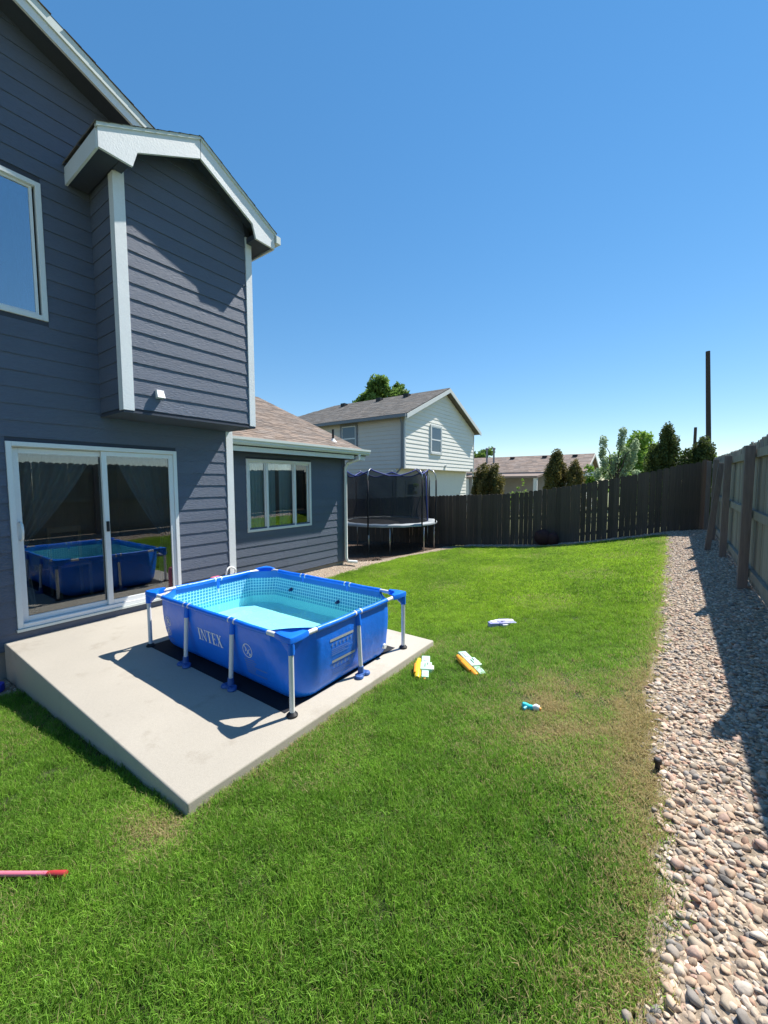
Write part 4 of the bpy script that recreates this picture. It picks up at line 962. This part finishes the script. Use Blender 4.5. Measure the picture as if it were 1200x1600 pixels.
def far_window(parent, axis, const, a0, a1, z0, z1, fm, rail=True, out=1):
    w = .09; f = MB()
    def B(u0, u1, q0, q1, d0, d1):
        if axis == 'X': f_.box(const+min(out*d0, out*d1), const+max(out*d0, out*d1), u0, u1, q0, q1)
        else: f_.box(u0, u1, const+min(out*d0, out*d1), const+max(out*d0, out*d1), q0, q1)
    f_ = MB(); B(a0-w, a0, z0-w, z1+w, -.02, .065); B(a1, a1+w, z0-w, z1+w, -.02, .065); B(a0, a1, z1, z1+w, -.02, .065); B(a0, a1, z0-w, z0, -.02, .08)
    o = f_.build('window', fm, parent)
    f_ = MB(); B(a0, a0+.05, z0, z1, .0, .05); B(a1-.05, a1, z0, z1, .0, .05); B(a0+.05, a1-.05, z1-.05, z1, .0, .05); B(a0+.05, a1-.05, z0, z0+.05, .0, .05)
    if rail: B(a0+.05, a1-.05, (z0+z1)/2-.03, (z0+z1)/2+.03, .0, .052)
    f_.build('sash', M['white'], o)
    f_ = MB(); B(a0+.05, a1-.05, z0+.05, z1-.05, .026, .040); f_.build('pane', M['farglass'], o)
    return o
def far_glass():
    m = bpy.data.materials.new('far_window_glass'); m.use_nodes = True; b = m.node_tree.nodes['Principled BSDF']
    b.inputs['Base Color'].default_value = (.05, .07, .09, 1); b.inputs['Roughness'].default_value = .05; b.inputs['Specular IOR Level'].default_value = .9; return m
M['farglass'] = far_glass()
far_window(body, 'X', NX, 17.42, 18.42, 1.50, 2.75, M['nb_trim'])
far_window(body, 'Y', NY0, -13.35, -12.45, 1.55, 2.75, M['nb_frame'], out=-1)
far_window(low, 'X', NX-.45, 15.9, 16.6, -1.2, .0, M['nb_trim'])
MB().box(NX+.015, NX+.10, 18.9, 19.02, .80, .92).build('wall_light', M['nb_trim'], body)
MB().box(NX+.015, NX+.10, 22.2, 22.32, .66, .80).build('wall_light', M['nb_frame'], body)

RXE, RY, RRZ, REY, REZ = -5.7, 40.0, 2.56, 35.9, .92; RG = -2.6
rh = empty('ranch_house', (-12, 36, RG), 'low tan ranch house with brown roof beyond the back fence', 'house')
rb = MB().box(-32, RXE-.35, 36.3, 43.7, RG, REZ).prism([(36.3, REZ-.02), (43.7, REZ-.02), (40, RRZ-.12)], 'X', -32, RXE-.35).build('wall', M['ranch_wall'], rh)
lap_panel('lap_siding', rb, None, 'X', RXE-.35, RG, RRZ-.2, lambda z: (36.35, 43.65) if z < REZ else (40-(RRZ-.12-z)/.45, 40+(RRZ-.12-z)/.45), M['ranch_light'], .2)
q = MB()
for s in (-1, 1):
    ye = 40+s*4.1
    q.add([(RXE, 40, RRZ), (-32.4, 40, RRZ), (-32.4, ye, REZ-.02), (RXE, ye, REZ-.02), (RXE, 40, RRZ-.16), (-32.4, 40, RRZ-.16), (-32.4, ye, REZ-.18), (RXE, ye, REZ-.18)], [(0,1,2,3),(4,7,6,5),(0,3,7,4),(3,2,6,7)])
M['ranch_roof'] = mat('ranch_shingle', (.235, .18, .15), .9, .2, 3, 30, .4, 30)
rr = q.build('roof', M['ranch_roof'], rh, fix=False)
shingles('shingles', rr, (RXE+.02, 35.88, REZ-.015), (-1, 0, 0), (0, 1, .41), 14, 4.4, .25, .5, attr_color(mat('ranch_shingle_tab', (.235, .18, .15), .9, .2, 3, 30)))
MB().box(-32.4, RXE, 35.76, 35.88, REZ-.2, REZ-.04).build('gutter', M['nb_frame'], rr)
for s in (-1, 1):
    ye = 40+s*4.1
    MB().add([(RXE, 40, RRZ-.02), (RXE, ye, REZ-.04), (RXE, ye, REZ-.26), (RXE, 40, RRZ-.24), (RXE+.04, 40, RRZ-.02), (RXE+.04, ye, REZ-.04), (RXE+.04, ye, REZ-.26), (RXE+.04, 40, RRZ-.24)],
             [(0,3,2,1),(4,5,6,7),(0,1,5,4),(1,2,6,5),(2,3,7,6),(3,0,4,7)]).build('rake_board', M['ranch_light'], rr)
for xv in (-15.0, -14.3):
    MB().tube([(xv, 38.3, REZ+.9), (xv, 38.3, REZ+2.35)], .09, 8).lathe((xv, 38.3, REZ+2.3), [(.16, 0), (.16, .15), (.05, .22)], 8).build('flue_pipe', M['nb_frame'], rr, smooth=40)
for xv in (-12.8, -9.8, -7.2): MB().box(xv-.2, xv+.2, 39.2, 39.5, RRZ-.35, RRZ-.08).build('roof_vent', M['black'], rr)
pr_ = MB().add([(-15.2, 36.3, .85), (-8.9, 36.3, .85), (-8.9, 33.6, .55), (-15.2, 33.6, .55), (-15.2, 36.3, .70), (-8.9, 36.3, .70), (-8.9, 33.6, .38), (-15.2, 33.6, .38)],
               [(0,1,2,3),(4,7,6,5),(0,3,7,4),(3,2,6,7),(2,1,5,6)]).build('porch_roof', M['ranch_roof'], rh, fix=False)
for xv in (-15.0, -12.9, -9.1): MB().box(xv-.14, xv+.14, 33.7, 33.98, RG, .40).build('porch_post', M['nb_trim'], pr_)
far_window(rb, 'Y', 36.3, -14.4, -13.0, -1.2, .2, M['ranch_light'], True, -1)
far_window(rb, 'Y', 36.3, -8.75, -7.3, -2.0, .25, M['ranch_light'], False, -1)
far_window(rb, 'Y', 36.3, -17.8, -16.4, -1.0, .3, M['ranch_light'], True, -1)

# ------------------------------------------------------------------ utility poles
def upole(x, y, top, r, lean, label):
    zb = g(x, y)
    o = MB().tube([(x, y, zb), (x-lean*.5, y, (zb+top)/2), (x-lean, y, top)], [r, r*.9, r*.78], 14)
    tag(o.build('utility_pole', M['pole'], None, smooth=40), label, 'pole', 'utility poles')
upole(1.76, 29.5, 7.35, .135, .45, 'tall dark bare utility pole rising above the right back corner of the fence')
upole(2.2, 69.3, 7.4, .22, .0, 'short-looking distant utility pole top poking up between the evergreens')

# ------------------------------------------------------------------ trees and shrubs
def leaf_cloud(clumps, n, size, rng, flat=.5):
    """clumps: (c, radii, weight) -> quads spread through the volume of every clump"""
    w = np.array([c[2] for c in clumps], float); k = rng.choice(len(clumps), n, p=w/w.sum())
    C = np.array([c[0] for c in clumps])[k]; Rr = np.array([c[1] for c in clumps])[k]
    d = rng.normal(size=(n, 3)); d /= np.linalg.norm(d, axis=1)[:, None]; r = rng.uniform(0, 1, n)**.45
    P = C+d*r[:, None]*Rr
    a = rng.normal(size=(n, 3)); a /= np.linalg.norm(a, axis=1)[:, None]; b = np.cross(a, rng.normal(size=(n, 3))); b /= np.linalg.norm(b, axis=1)[:, None]
    s = size*rng.uniform(.6, 1.4, n)[:, None]
    V = np.stack([P-a*s, P+b*s*.45-a*s*.1, P+a*s, P-b*s*.45+a*s*.1], 1).reshape(-1, 3); F = np.arange(4*n).reshape(n, 4)
    clt = rng.uniform(0, 1, len(clumps))[k]
    tone = np.repeat(np.clip(.55*clt+.45*rng.uniform(0, 1, n), 0, 1), 4)
    return V, F, tone
def tree(name, label, x, y, trunk_h, r, crown, mt, n, size, seed, cat='tree', group=None, limbs=6):
    rng = np.random.default_rng(seed); zb = g(x, y)-.05; t = empty(name, (x, y, zb), label, cat, group)
    mb = MB(); mb.tube([(x, y, zb), (x+.05, y, zb+trunk_h*.5), (x, y, zb+trunk_h)], [r, r*.8, r*.5], 8)
    for c in crown[:limbs]:
        e = c[0]; mb.tube([(x, y, zb+trunk_h*.6), ((x+e[0])/2, (y+e[1])/2, (zb+trunk_h+e[2])/2), tuple(e)], [r*.45, r*.3, r*.12], 6)
    mb.build('trunk', M['bark'], t, smooth=True)
    V, F, T = leaf_cloud(crown, n, size, rng); link('crown', npmesh('crown', V, F, mt, T), t); return t
def blob_crown(x, y, z0, z1, rx, k, seed, squeeze=.5):
    r = np.random.default_rng(seed); out = []
    for i in range(k):
        t = r.uniform(0, 1); a = r.uniform(0, 6.28); q = rx*np.sqrt(max(.02, 1-(2*t-1)**2*squeeze))*r.uniform(.35, .85); s = rx*r.uniform(.22, .42)
        out.append((np.array([x+q*math.cos(a), y+q*math.sin(a), z0+(z1-z0)*t]), np.array([s, s, s*.85]), s**2))
    return out
def cone_crown(x, y, z0, z1, rx, k, seed, p=.8):
    """upright sprays stacked into a ragged cone"""
    r = np.random.default_rng(seed); out = []
    for i in range(k):
        t = r.uniform(0, 1)**1.1; a = r.uniform(0, 6.28); R = rx*max(.03, 1-t**(1.2/p))**.55*(.92+.2*math.sin(3*a+seed)); q = R*r.uniform(.3, .9); s = (.09+rx*.14)*r.uniform(.7, 1.3)
        out.append((np.array([x+q*math.cos(a), y+q*math.sin(a), z0+(z1-z0)*t*.93]), np.array([s*.8, s*.8, s*1.9]), s**2*(1+1.2*t)))
    return out
tree('leafy_tree', 'leafy green tree showing over the roof of the white house', -19.6, 26.6, 7, .3, blob_crown(-18.7, 26.6, 4.6, 8.0, 1.8, 24, 3)+blob_crown(-20.6, 26.9, 4.6, 7.8, 1.6, 22, 33)+blob_crown(-22.6, 27.2, 4.6, 6.4, 1.2, 14, 34), M['leaf'], 9000, .20, 3)
EV = 'evergreens beyond the back fence'
tree('evergreen_shrub', 'bronze-tipped bushy evergreen shrub right of the white house', -6.35, 16.5, 1.5, .07, cone_crown(-6.58, 16.5, -2.2, .84, .60, 110, 5, .2)+cone_crown(-6.10, 16.55, -2.2, .80, .54, 90, 6, .2), M['arbor_brown'], 26000, .045, 5, 'shrub', EV, 0)
tree('evergreen_shrub', 'bronze-tipped double evergreen shrub in front of the ranch house roof', -3.9, 19.4, 1.5, .07, cone_crown(-4.30, 19.4, -2.2, 1.35, .78, 120, 7, .25)+cone_crown(-3.50, 19.5, -2.2, .98, .60, 90, 8, .22), M['arbor_brown'], 28000, .05, 7, 'shrub', EV, 0)
tree('evergreen_tree', 'tall dark pointed evergreen left of the distant pole top', -.15, 20.9, 2, .1, cone_crown(-.30, 20.9, -2.2, 2.45, 1.0, 130, 9, .62)+cone_crown(.42, 21.0, -2.2, 1.35, .62, 60, 10, .5), M['arbor'], 30000, .055, 9, 'tree', EV, 0)
tree('evergreen_tree', 'shorter dark pointed evergreen nearest the tall utility pole', .95, 21.4, 2, .1, cone_crown(.95, 21.4, -2.2, 2.0, .72, 90, 12, .42), M['arbor'], 18000, .055, 12, 'tree', EV, 0)
tree('leafy_tree', 'bright green rounded tree behind the pointed evergreens', -1.7, 35.5, 3, .2, blob_crown(-1.9, 35.5, -1.2, 3.2, 2.3, 36, 14, .8)+blob_crown(1.8, 37, -1, 2.4, 1.6, 12, 15), M['leaf_bright'], 9000, .17, 14)
tree('silver_tree', 'airy silver-leaved tree beside the white gable end of the ranch house', -2.55, 25.2, 3, .08, [(np.array([x_, 25.2+dy, z_]), np.array([.22, .22, .42]), 1.) for x_, dy, z_ in
     [(-3.2, 0, 2.2), (-3.25, .1, 1.6), (-3.1, -.1, 1.0), (-3.4, 0, .4), (-2.3, .1, 2.6), (-2.35, 0, 2.0), (-2.1, .2, 1.5), (-2.6, 0, 1.2), (-1.7, .1, 1.9), (-1.8, 0, 1.2), (-2.9, .2, .2), (-2.2, .1, .4), (-1.6, 0, .3), (-2.5, .3, -.3), (-1.9, .1, -.4), (-3.3, 0, -.5), (-2.7, 0, .7), (-2.0, .2, .9)]], M['leaf_silver'], 4600, .075, 16, limbs=14)
tree('leafy_shrub', 'light green bush under the silver-leaved tree', -3.6, 27.0, 1, .05, blob_crown(-3.7, 27, -1.6, .9, .9, 22, 18)+blob_crown(-1.8, 27.5, -1.6, .9, 1.1, 18, 19), M['leaf_bright'], 6000, .09, 18, 'shrub')
tree('young_plant', 'small bright green sapling between the two bronze evergreens', -5.25, 17.3, 1.6, .02, blob_crown(-5.25, 17.3, -1.3, .25, .22, 12, 20)+blob_crown(-5.3, 17.3, -1.2, -.55, .75, 14, 21), M['leaf_bright'], 1500, .055, 20, 'plant')
tree('leafy_shrub', 'sliver of green shrub at the corner of the white house beside the trampoline net', -8.6, 14.6, 1, .04, blob_crown(-8.6, 14.5, -2.2, .05, .28, 14, 22), M['leaf_bright'], 1500, .05, 22, 'shrub')
tree('leafy_tree', 'distant tree top just visible over the ranch house roof', -22.5, 55, 4, .3, blob_crown(-22.5, 55, 1.5, 4.6, 2.2, 20, 24), M['leaf'], 2500, .25, 24)

# ------------------------------------------------------------------ things lying about
def frame_at(p, q, extra=0):
    """origin at p on the ground, x axis towards q"""
    d = (q-p); d.z = 0; L = d.length; ux = d.normalized(); uy = Vector((-ux.y, ux.x, 0)); return ux, uy, L
def blaster(name, p, q, label, c_body, c_pump, c_tank, side=1, L=None):
    p = gp(*p); q = gp(*q); ux, uy, L0 = frame_at(p, q); L = L or L0; uy = uy*side
    z0 = g(p.x, p.y)+.022; o = Vector((p.x, p.y, z0)); T = empty(name, (p.x, p.y, z0-.03), label, 'toy', 'toy water blasters')
    def pt(a, b, c): return o+ux*a*L+uy*b+Vector((0, 0, c))
    def bar(a0, a1, b0, b1, c0, c1, m, nm, bev=.006):
        c = pt((a0+a1)/2, (b0+b1)/2, (c0+c1)/2); MB().obox(c, ux*(a1-a0)/2*L, uy*(b1-b0)/2, (0, 0, (c1-c0)/2)).build(nm, m, T, bevel=bev, smooth=40)
    bar(0, .38, -.005, .075, .0, .055, c_body, 'stock'); bar(.35, .70, -.01, .095, .0, .060, c_body, 'body'); bar(.68, 1., .005, .070, .006, .048, c_body, 'barrel')
    bar(.10, .28, .02, .055, .056, .060, M['whiteplastic'], 'side_panel', .001)
    bar(.42, .62, .05, .115, .012, .045, M['whiteplastic'], 'trigger_guard')
    bar(.45, .60, .03, .036, .061, .064, M['black'], 'vent_slot', .0005); bar(.40, .50, .055, .061, .061, .064, M['black'], 'vent_slot', .0005)
    MB().tube([pt(.12, -.03, .03), pt(.30, -.035, .03), pt(.34, -.035, .03), pt(.95, -.03, .028), pt(1.0, -.03, .028)], [.022, .026, .032, .030, .022], 12).build('tank', c_tank, T, smooth=50)
    MB().tube([pt(.45, -.055, .045), pt(.85, -.05, .042)], [.018, .018], 10).build('pump_grip', c_pump, T, smooth=50)
    MB().tube([pt(1.0, .035, .027), pt(1.05, .035, .027)], [.016, .010], 10).build('nozzle', c_pump, T, smooth=50)
    return T
blaster('water_blaster', (660, 1036), (657, 1066), 'mint and white toy water blaster with yellow tank, nearest the patio slab', M['mint'], M['orange'], M['yellow'], 1, .42)
blaster('water_blaster', (716, 1030), (751, 1058), 'mint and white toy water blaster with orange tank, right of the other mint one', M['mint'], M['orange'], M['orange'], 1, .46)
blaster('water_blaster', (762, 981), (803, 974), 'lavender and white toy water blaster lying farthest out on the lawn', M['lavender'], M['navy'], M['whiteplastic'], -1, .34)
c = gp(830, 1112); z = g(c.x, c.y)+.03
T = empty('water_pistol', (c.x, c.y, z-0.0216), 'small cyan toy water pistol with white end on the dry grass', 'toy')
MB().tube([(c.x-0.0612, c.y-0.0072, z+0.0086), (c.x-0.0432, c.y, z+0.0036), (c.x-0.0144, c.y, z-0.0029), (c.x+0.0144, c.y, z+0.0029)], [0.0160, 0.0208, 0.0208, 0.0176], 12).build('body', M['cyan'], T, smooth=50)
MB().tube([(c.x+0.0144, c.y, z+0.0029), (c.x+0.0324, c.y+0.0036, z+0.0101), (c.x+0.0540, c.y+0.0036, z+0.0086)], [0.0176, 0.0240, 0.0192], 12).build('tank', M['whiteplastic'], T, smooth=50)
MB().tube([(c.x+0.0540, c.y+0.0036, z+0.0086), (c.x+0.0648, c.y+0.0036, z+0.0072)], [0.0112, 0.0096], 10).build('nozzle', M['orange'], T, smooth=50)
MB().tube([(c.x-0.0288, c.y-0.0072, z), (c.x-0.0396, c.y-0.0432, z-0.0036)], [0.0128, 0.0112], 8).build('grip', M['teal'], T, smooth=50)
p = gp(104, 1375); q = gp(-20, 1376); z = .030
T = empty('toy_bat', (p.x, p.y, g(p.x, p.y)), 'pink plastic toy bat with dark red end lying on the grass at the left edge', 'toy')
P3 = lambda t: Vector((p.x+(q.x-p.x)*t, p.y+(q.y-p.y)*t, g(p.x+(q.x-p.x)*t, p.y+(q.y-p.y)*t)+z))
MB().tube([P3(.22), P3(.4), P3(1.3), P3(2.0)], [.0105, .0105, .012, .015], 14).build('barrel', M['pink'], T, smooth=40)
MB().tube([P3(0), P3(.012), P3(.17), P3(.2), P3(.23)], [.012, .0135, .0130, .0118, .011], 14).build('end_cap', M['red'], T, smooth=40)
c = gp(1027, 1205); z = g(c.x, c.y)
T = empty('sprinkler_head', (c.x, c.y, z), 'black pop-up sprinkler head standing at the lawn edge by the stones', 'sprinkler')
MB().lathe((c.x, c.y, z-.02), [(.012, 0), (.012, .058), (.010, .062)], 14).build('stem', M['black'], T, smooth=40)
MB().lathe((c.x, c.y, z+.040), [(.015, 0), (.018, .003), (.018, .022), (.012, .027)], 14).build('cap', M['black'], T, smooth=40)
# maroon bundle against the back fence
bx, by = -3.22, 13.30; bz = g(bx, by)
V, F = ICO2; mb = MB(); v1 = [(bx-.09+p_[0]*.28, by+p_[1]*.16, max(bz, bz+.24+p_[2]*.27)) for p_ in V]; mb.add(v1, [tuple(f) for f in F])
o = mb.build('rounded_bundle', M['maroon'], None, smooth=True)
MB().add([(bx+.22+p_[0]*.18, by-.01+p_[1]*.15, max(bz, bz+.21+p_[2]*.24)) for p_ in V], [tuple(f) for f in F]).build('side_lobe', M['maroon'], o, smooth=True)
tag(o, 'dark maroon rounded bundle resting on the ground against the back fence', 'bundle')
# behind the pool: hose loop on the house corner, pink ball on the slab
hl = MB().tube([(-5.735+.01*math.sin(k), 3.74+.085*math.cos(2*math.pi*k/18), -1.43+.085*math.sin(2*math.pi*k/18)) for k in range(19)], .014, 8).tube([(-5.72, 3.80, -1.49), (-5.70, 3.83, -1.62), (-5.66, 3.80, -1.70)], .013, 8)
tag(hl.build('garden_hose', M['whiteplastic'], None, smooth=True), 'white coiled hose against the house corner board behind the pool', 'hose')
mb2 = MB().box(-5.30, -5.12, 3.10, 3.26, SZ+.003, SZ+.39)
tag(mb2.build('toy_bin', M['pink'], None, bevel=.04, seg=3, smooth=40), 'pink plastic toy bin on the patio between the pool and the house', 'bin')
c = gp(-6, 1083); tag(MB().lathe((c.x, c.y, g(c.x, c.y)), [(.05, 0), (.07, .03), (.065, .09), (.02, .11)], 12).build('blue_cup', M['bluetoy'], None, smooth=40), 'blue plastic cup at the left edge beside the patio slab', 'cup')

# ------------------------------------------------------------------ grass
def tuft(k, nb, rad_, hmin, hmax, wd):
    r = np.random.default_rng(500+k); V, F, T = [], [], []
    for i in range(nb):
        a = r.uniform(0, 6.283); q = rad_*np.sqrt(r.uniform(0, 1)); x, y = q*math.cos(a), q*math.sin(a)
        h = r.uniform(hmin, hmax); la = r.uniform(0, 6.283); ln = h*r.uniform(.15, .85); dx, dy = math.cos(la), math.sin(la)
        w = wd*r.uniform(.7, 1.3); sa = r.uniform(0, 6.283); sx, sy = math.cos(sa)*w/2, math.sin(sa)*w/2; b = len(V); t = r.uniform(0, 1)
        p1 = (x+dx*ln*.35, y+dy*ln*.35, h*.6); p2 = (x+dx*ln, y+dy*ln, h*.6+h*.4*(1-.5*(ln/h)))
        V += [(x-sx, y-sy, -.01), (x+sx, y+sy, -.01), (p1[0]+sx*.8, p1[1]+sy*.8, p1[2]), (p1[0]-sx*.8, p1[1]-sy*.8, p1[2]), (p2[0]+sx*.15, p2[1]+sy*.15, p2[2]), (p2[0]-sx*.15, p2[1]-sy*.15, p2[2])]
        F += [(b, b+1, b+2, b+3), (b+3, b+2, b+4, b+5)]; T += [t]*6
    return npmesh('grass_tuft', np.array(V), np.array(F), M['grass'], np.array(T))
gc = bpy.data.collections.new('grass_tufts')
for k in range(8): gc.objects.link(bpy.data.objects.new('tuft_%02d' % k, tuft(k, 30, .050, .020, .052, .0030)))
for k in range(8, 12): gc.objects.link(bpy.data.objects.new('tuft_%02d' % k, tuft(k, 34, .10, .022, .050, .0065)))
def dryness(x, y):
    r = np.random.default_rng(3)
    d = .95*np.exp(-(((x+.42)/.74)**2+((y-2.92)/.74)**2)**1.4)*(.75+.35*np.sin(x*9+2*np.sin(y*6))*np.sin(y*8))+.48*np.exp(-(((x+.05)/.22)**2+((y-3.1)/1.5)**2))
    d += .42*np.exp(-((x+.02)/.12)**2)                               # along the stone strip
    ds = np.where((y > SY0-.15) & (y < SY1+.2), np.abs(x-SX1), 9); d += .40*np.exp(-(ds/.09)**2)
    d += .75*np.exp(-(((x+2.12)/.24)**2+((y-.86)/.12)**2))              # worn patch by the slab corner
    d += .30*np.exp(-((y-12.8)/.25)**2)+.16*(np.sin(x*2.1+y*1.3)*np.sin(y*1.7-x*.8) > .55)
    return np.clip(d+.06, 0, .97)
pts = []
def add_pts(n, x0, x1, y0, y1, cond, kind):
    x = RNG.uniform(x0, x1, n); y = RNG.uniform(y0, y1, n); m = cond(x, y); pts.append(np.stack([x[m], y[m], np.full(m.sum(), kind)], 1))
def inlawn(x, y):
    el = np.where(y < SY0+.0, -5.2, np.where(y < SY1, SX1+.012, edgeL(y))); edge = edgeR(y)+RNG.normal(0, .022, len(x))
    near_slab = (y > SY0-.02) & (y < SY0) & (x < SX1+.01)
    return (x > el) & (x < edge) & (y < 12.88) & ~near_slab & ((y < SY1) | (y > SY1+.01) | (x > SX1))
vis = lambda x, y: (y*.8121-x*.5835 > .4) & (np.abs(x*.8121+y*.5835) < 1.04*(y*.8121-x*.5835)+.3)
dist = lambda x, y: np.hypot(x, y)
add_pts(38000, -4.5, .15, .0, 4.5, lambda x, y: inlawn(x, y) & vis(x, y) & (dist(x, y) < 3.0), 0)
add_pts(40000, -5.2, .15, -.8, 6.5, lambda x, y: inlawn(x, y) & vis(x, y) & (dist(x, y) >= 2.9) & (dist(x, y) < 6.2), 0)
add_pts(36000, -6.6, .15, 3.0, 12.9, lambda x, y: inlawn(x, y) & (dist(x, y) >= 5.8), 1)
add_pts(2500, -5.2, .15, -3., 4, lambda x, y: inlawn(x, y) & ~vis(x, y), 1)
PT = np.vstack(pts); npt = len(PT); dr = dryness(PT[:, 0], PT[:, 1])
me = bpy.data.meshes.new('grass'); me.vertices.add(npt)
me.vertices.foreach_set('co', np.stack([PT[:, 0], PT[:, 1], gz(PT[:, 0], PT[:, 1])+.002], 1).astype(np.float32).ravel())
def at(nm, ty, arr, fld): a = me.attributes.new(nm, ty, 'POINT'); a.data.foreach_set(fld, np.ascontiguousarray(arr).ravel())
at('rot', 'FLOAT_VECTOR', np.stack([RNG.normal(0, .08, npt), RNG.normal(0, .08, npt), RNG.uniform(0, 6.283, npt)], 1).astype(np.float32), 'vector')
clump = .95+.35*np.sin(PT[:, 0]*11+np.sin(PT[:, 1]*7)*2)*np.sin(PT[:, 1]*13+1)+RNG.normal(0, .12, npt)
sc = np.clip(RNG.uniform(.8, 1.2, npt), .5, 1.5); hz = np.clip(clump*(1-.35*dr)*.84, .40, 1.4)
at('sc', 'FLOAT_VECTOR', np.stack([sc, sc, hz], 1).astype(np.float32), 'vector')
at('vi', 'INT', np.where(PT[:, 2] == 0, RNG.integers(0, 8, npt), RNG.integers(8, 12, npt)).astype(np.int32), 'value')
lush = np.clip((PT[:, 1]-3.6+.5*np.sin(PT[:, 0]*1.7))/1.6, 0, 1)*np.clip(.8+.2*np.sin(PT[:, 0]*2.3+PT[:, 1]), 0, 1)
at('lush', 'FLOAT', lush.astype(np.float32), 'value')
at('dry', 'FLOAT', dr.astype(np.float32), 'value')
go = link('grass', me); tag(go, 'short green mown grass with a dry straw-coloured patch', 'grass', kind='stuff')
ng = bpy.data.node_groups.new('grass_scatter', 'GeometryNodeTree')
ng.interface.new_socket('Geometry', in_out='INPUT', socket_type='NodeSocketGeometry'); ng.interface.new_socket('Geometry', in_out='OUTPUT', socket_type='NodeSocketGeometry')
gi = ng.nodes.new('NodeGroupInput'); go_ = ng.nodes.new('NodeGroupOutput')
ci = ng.nodes.new('GeometryNodeCollectionInfo'); ci.inputs['Collection'].default_value = gc; ci.inputs['Separate Children'].default_value = True; ci.inputs['Reset Children'].default_value = True
ip = ng.nodes.new('GeometryNodeInstanceOnPoints'); ip.inputs['Pick Instance'].default_value = True
def na(nm, ty): n_ = ng.nodes.new('GeometryNodeInputNamedAttribute'); n_.data_type = ty; n_.inputs['Name'].default_value = nm; return n_.outputs['Attribute']
er = ng.nodes.new('FunctionNodeEulerToRotation')
lk = ng.links.new
lk(gi.outputs[0], ip.inputs['Points']); lk(ci.outputs[0], ip.inputs['Instance']); lk(na('vi', 'INT'), ip.inputs['Instance Index'])
lk(na('rot', 'FLOAT_VECTOR'), er.inputs[0]); lk(er.outputs[0], ip.inputs['Rotation']); lk(na('sc', 'FLOAT_VECTOR'), ip.inputs['Scale']); lk(ip.outputs[0], go_.inputs[0])
md = go.modifiers.new('scatter', 'NODES'); md.node_group = ng
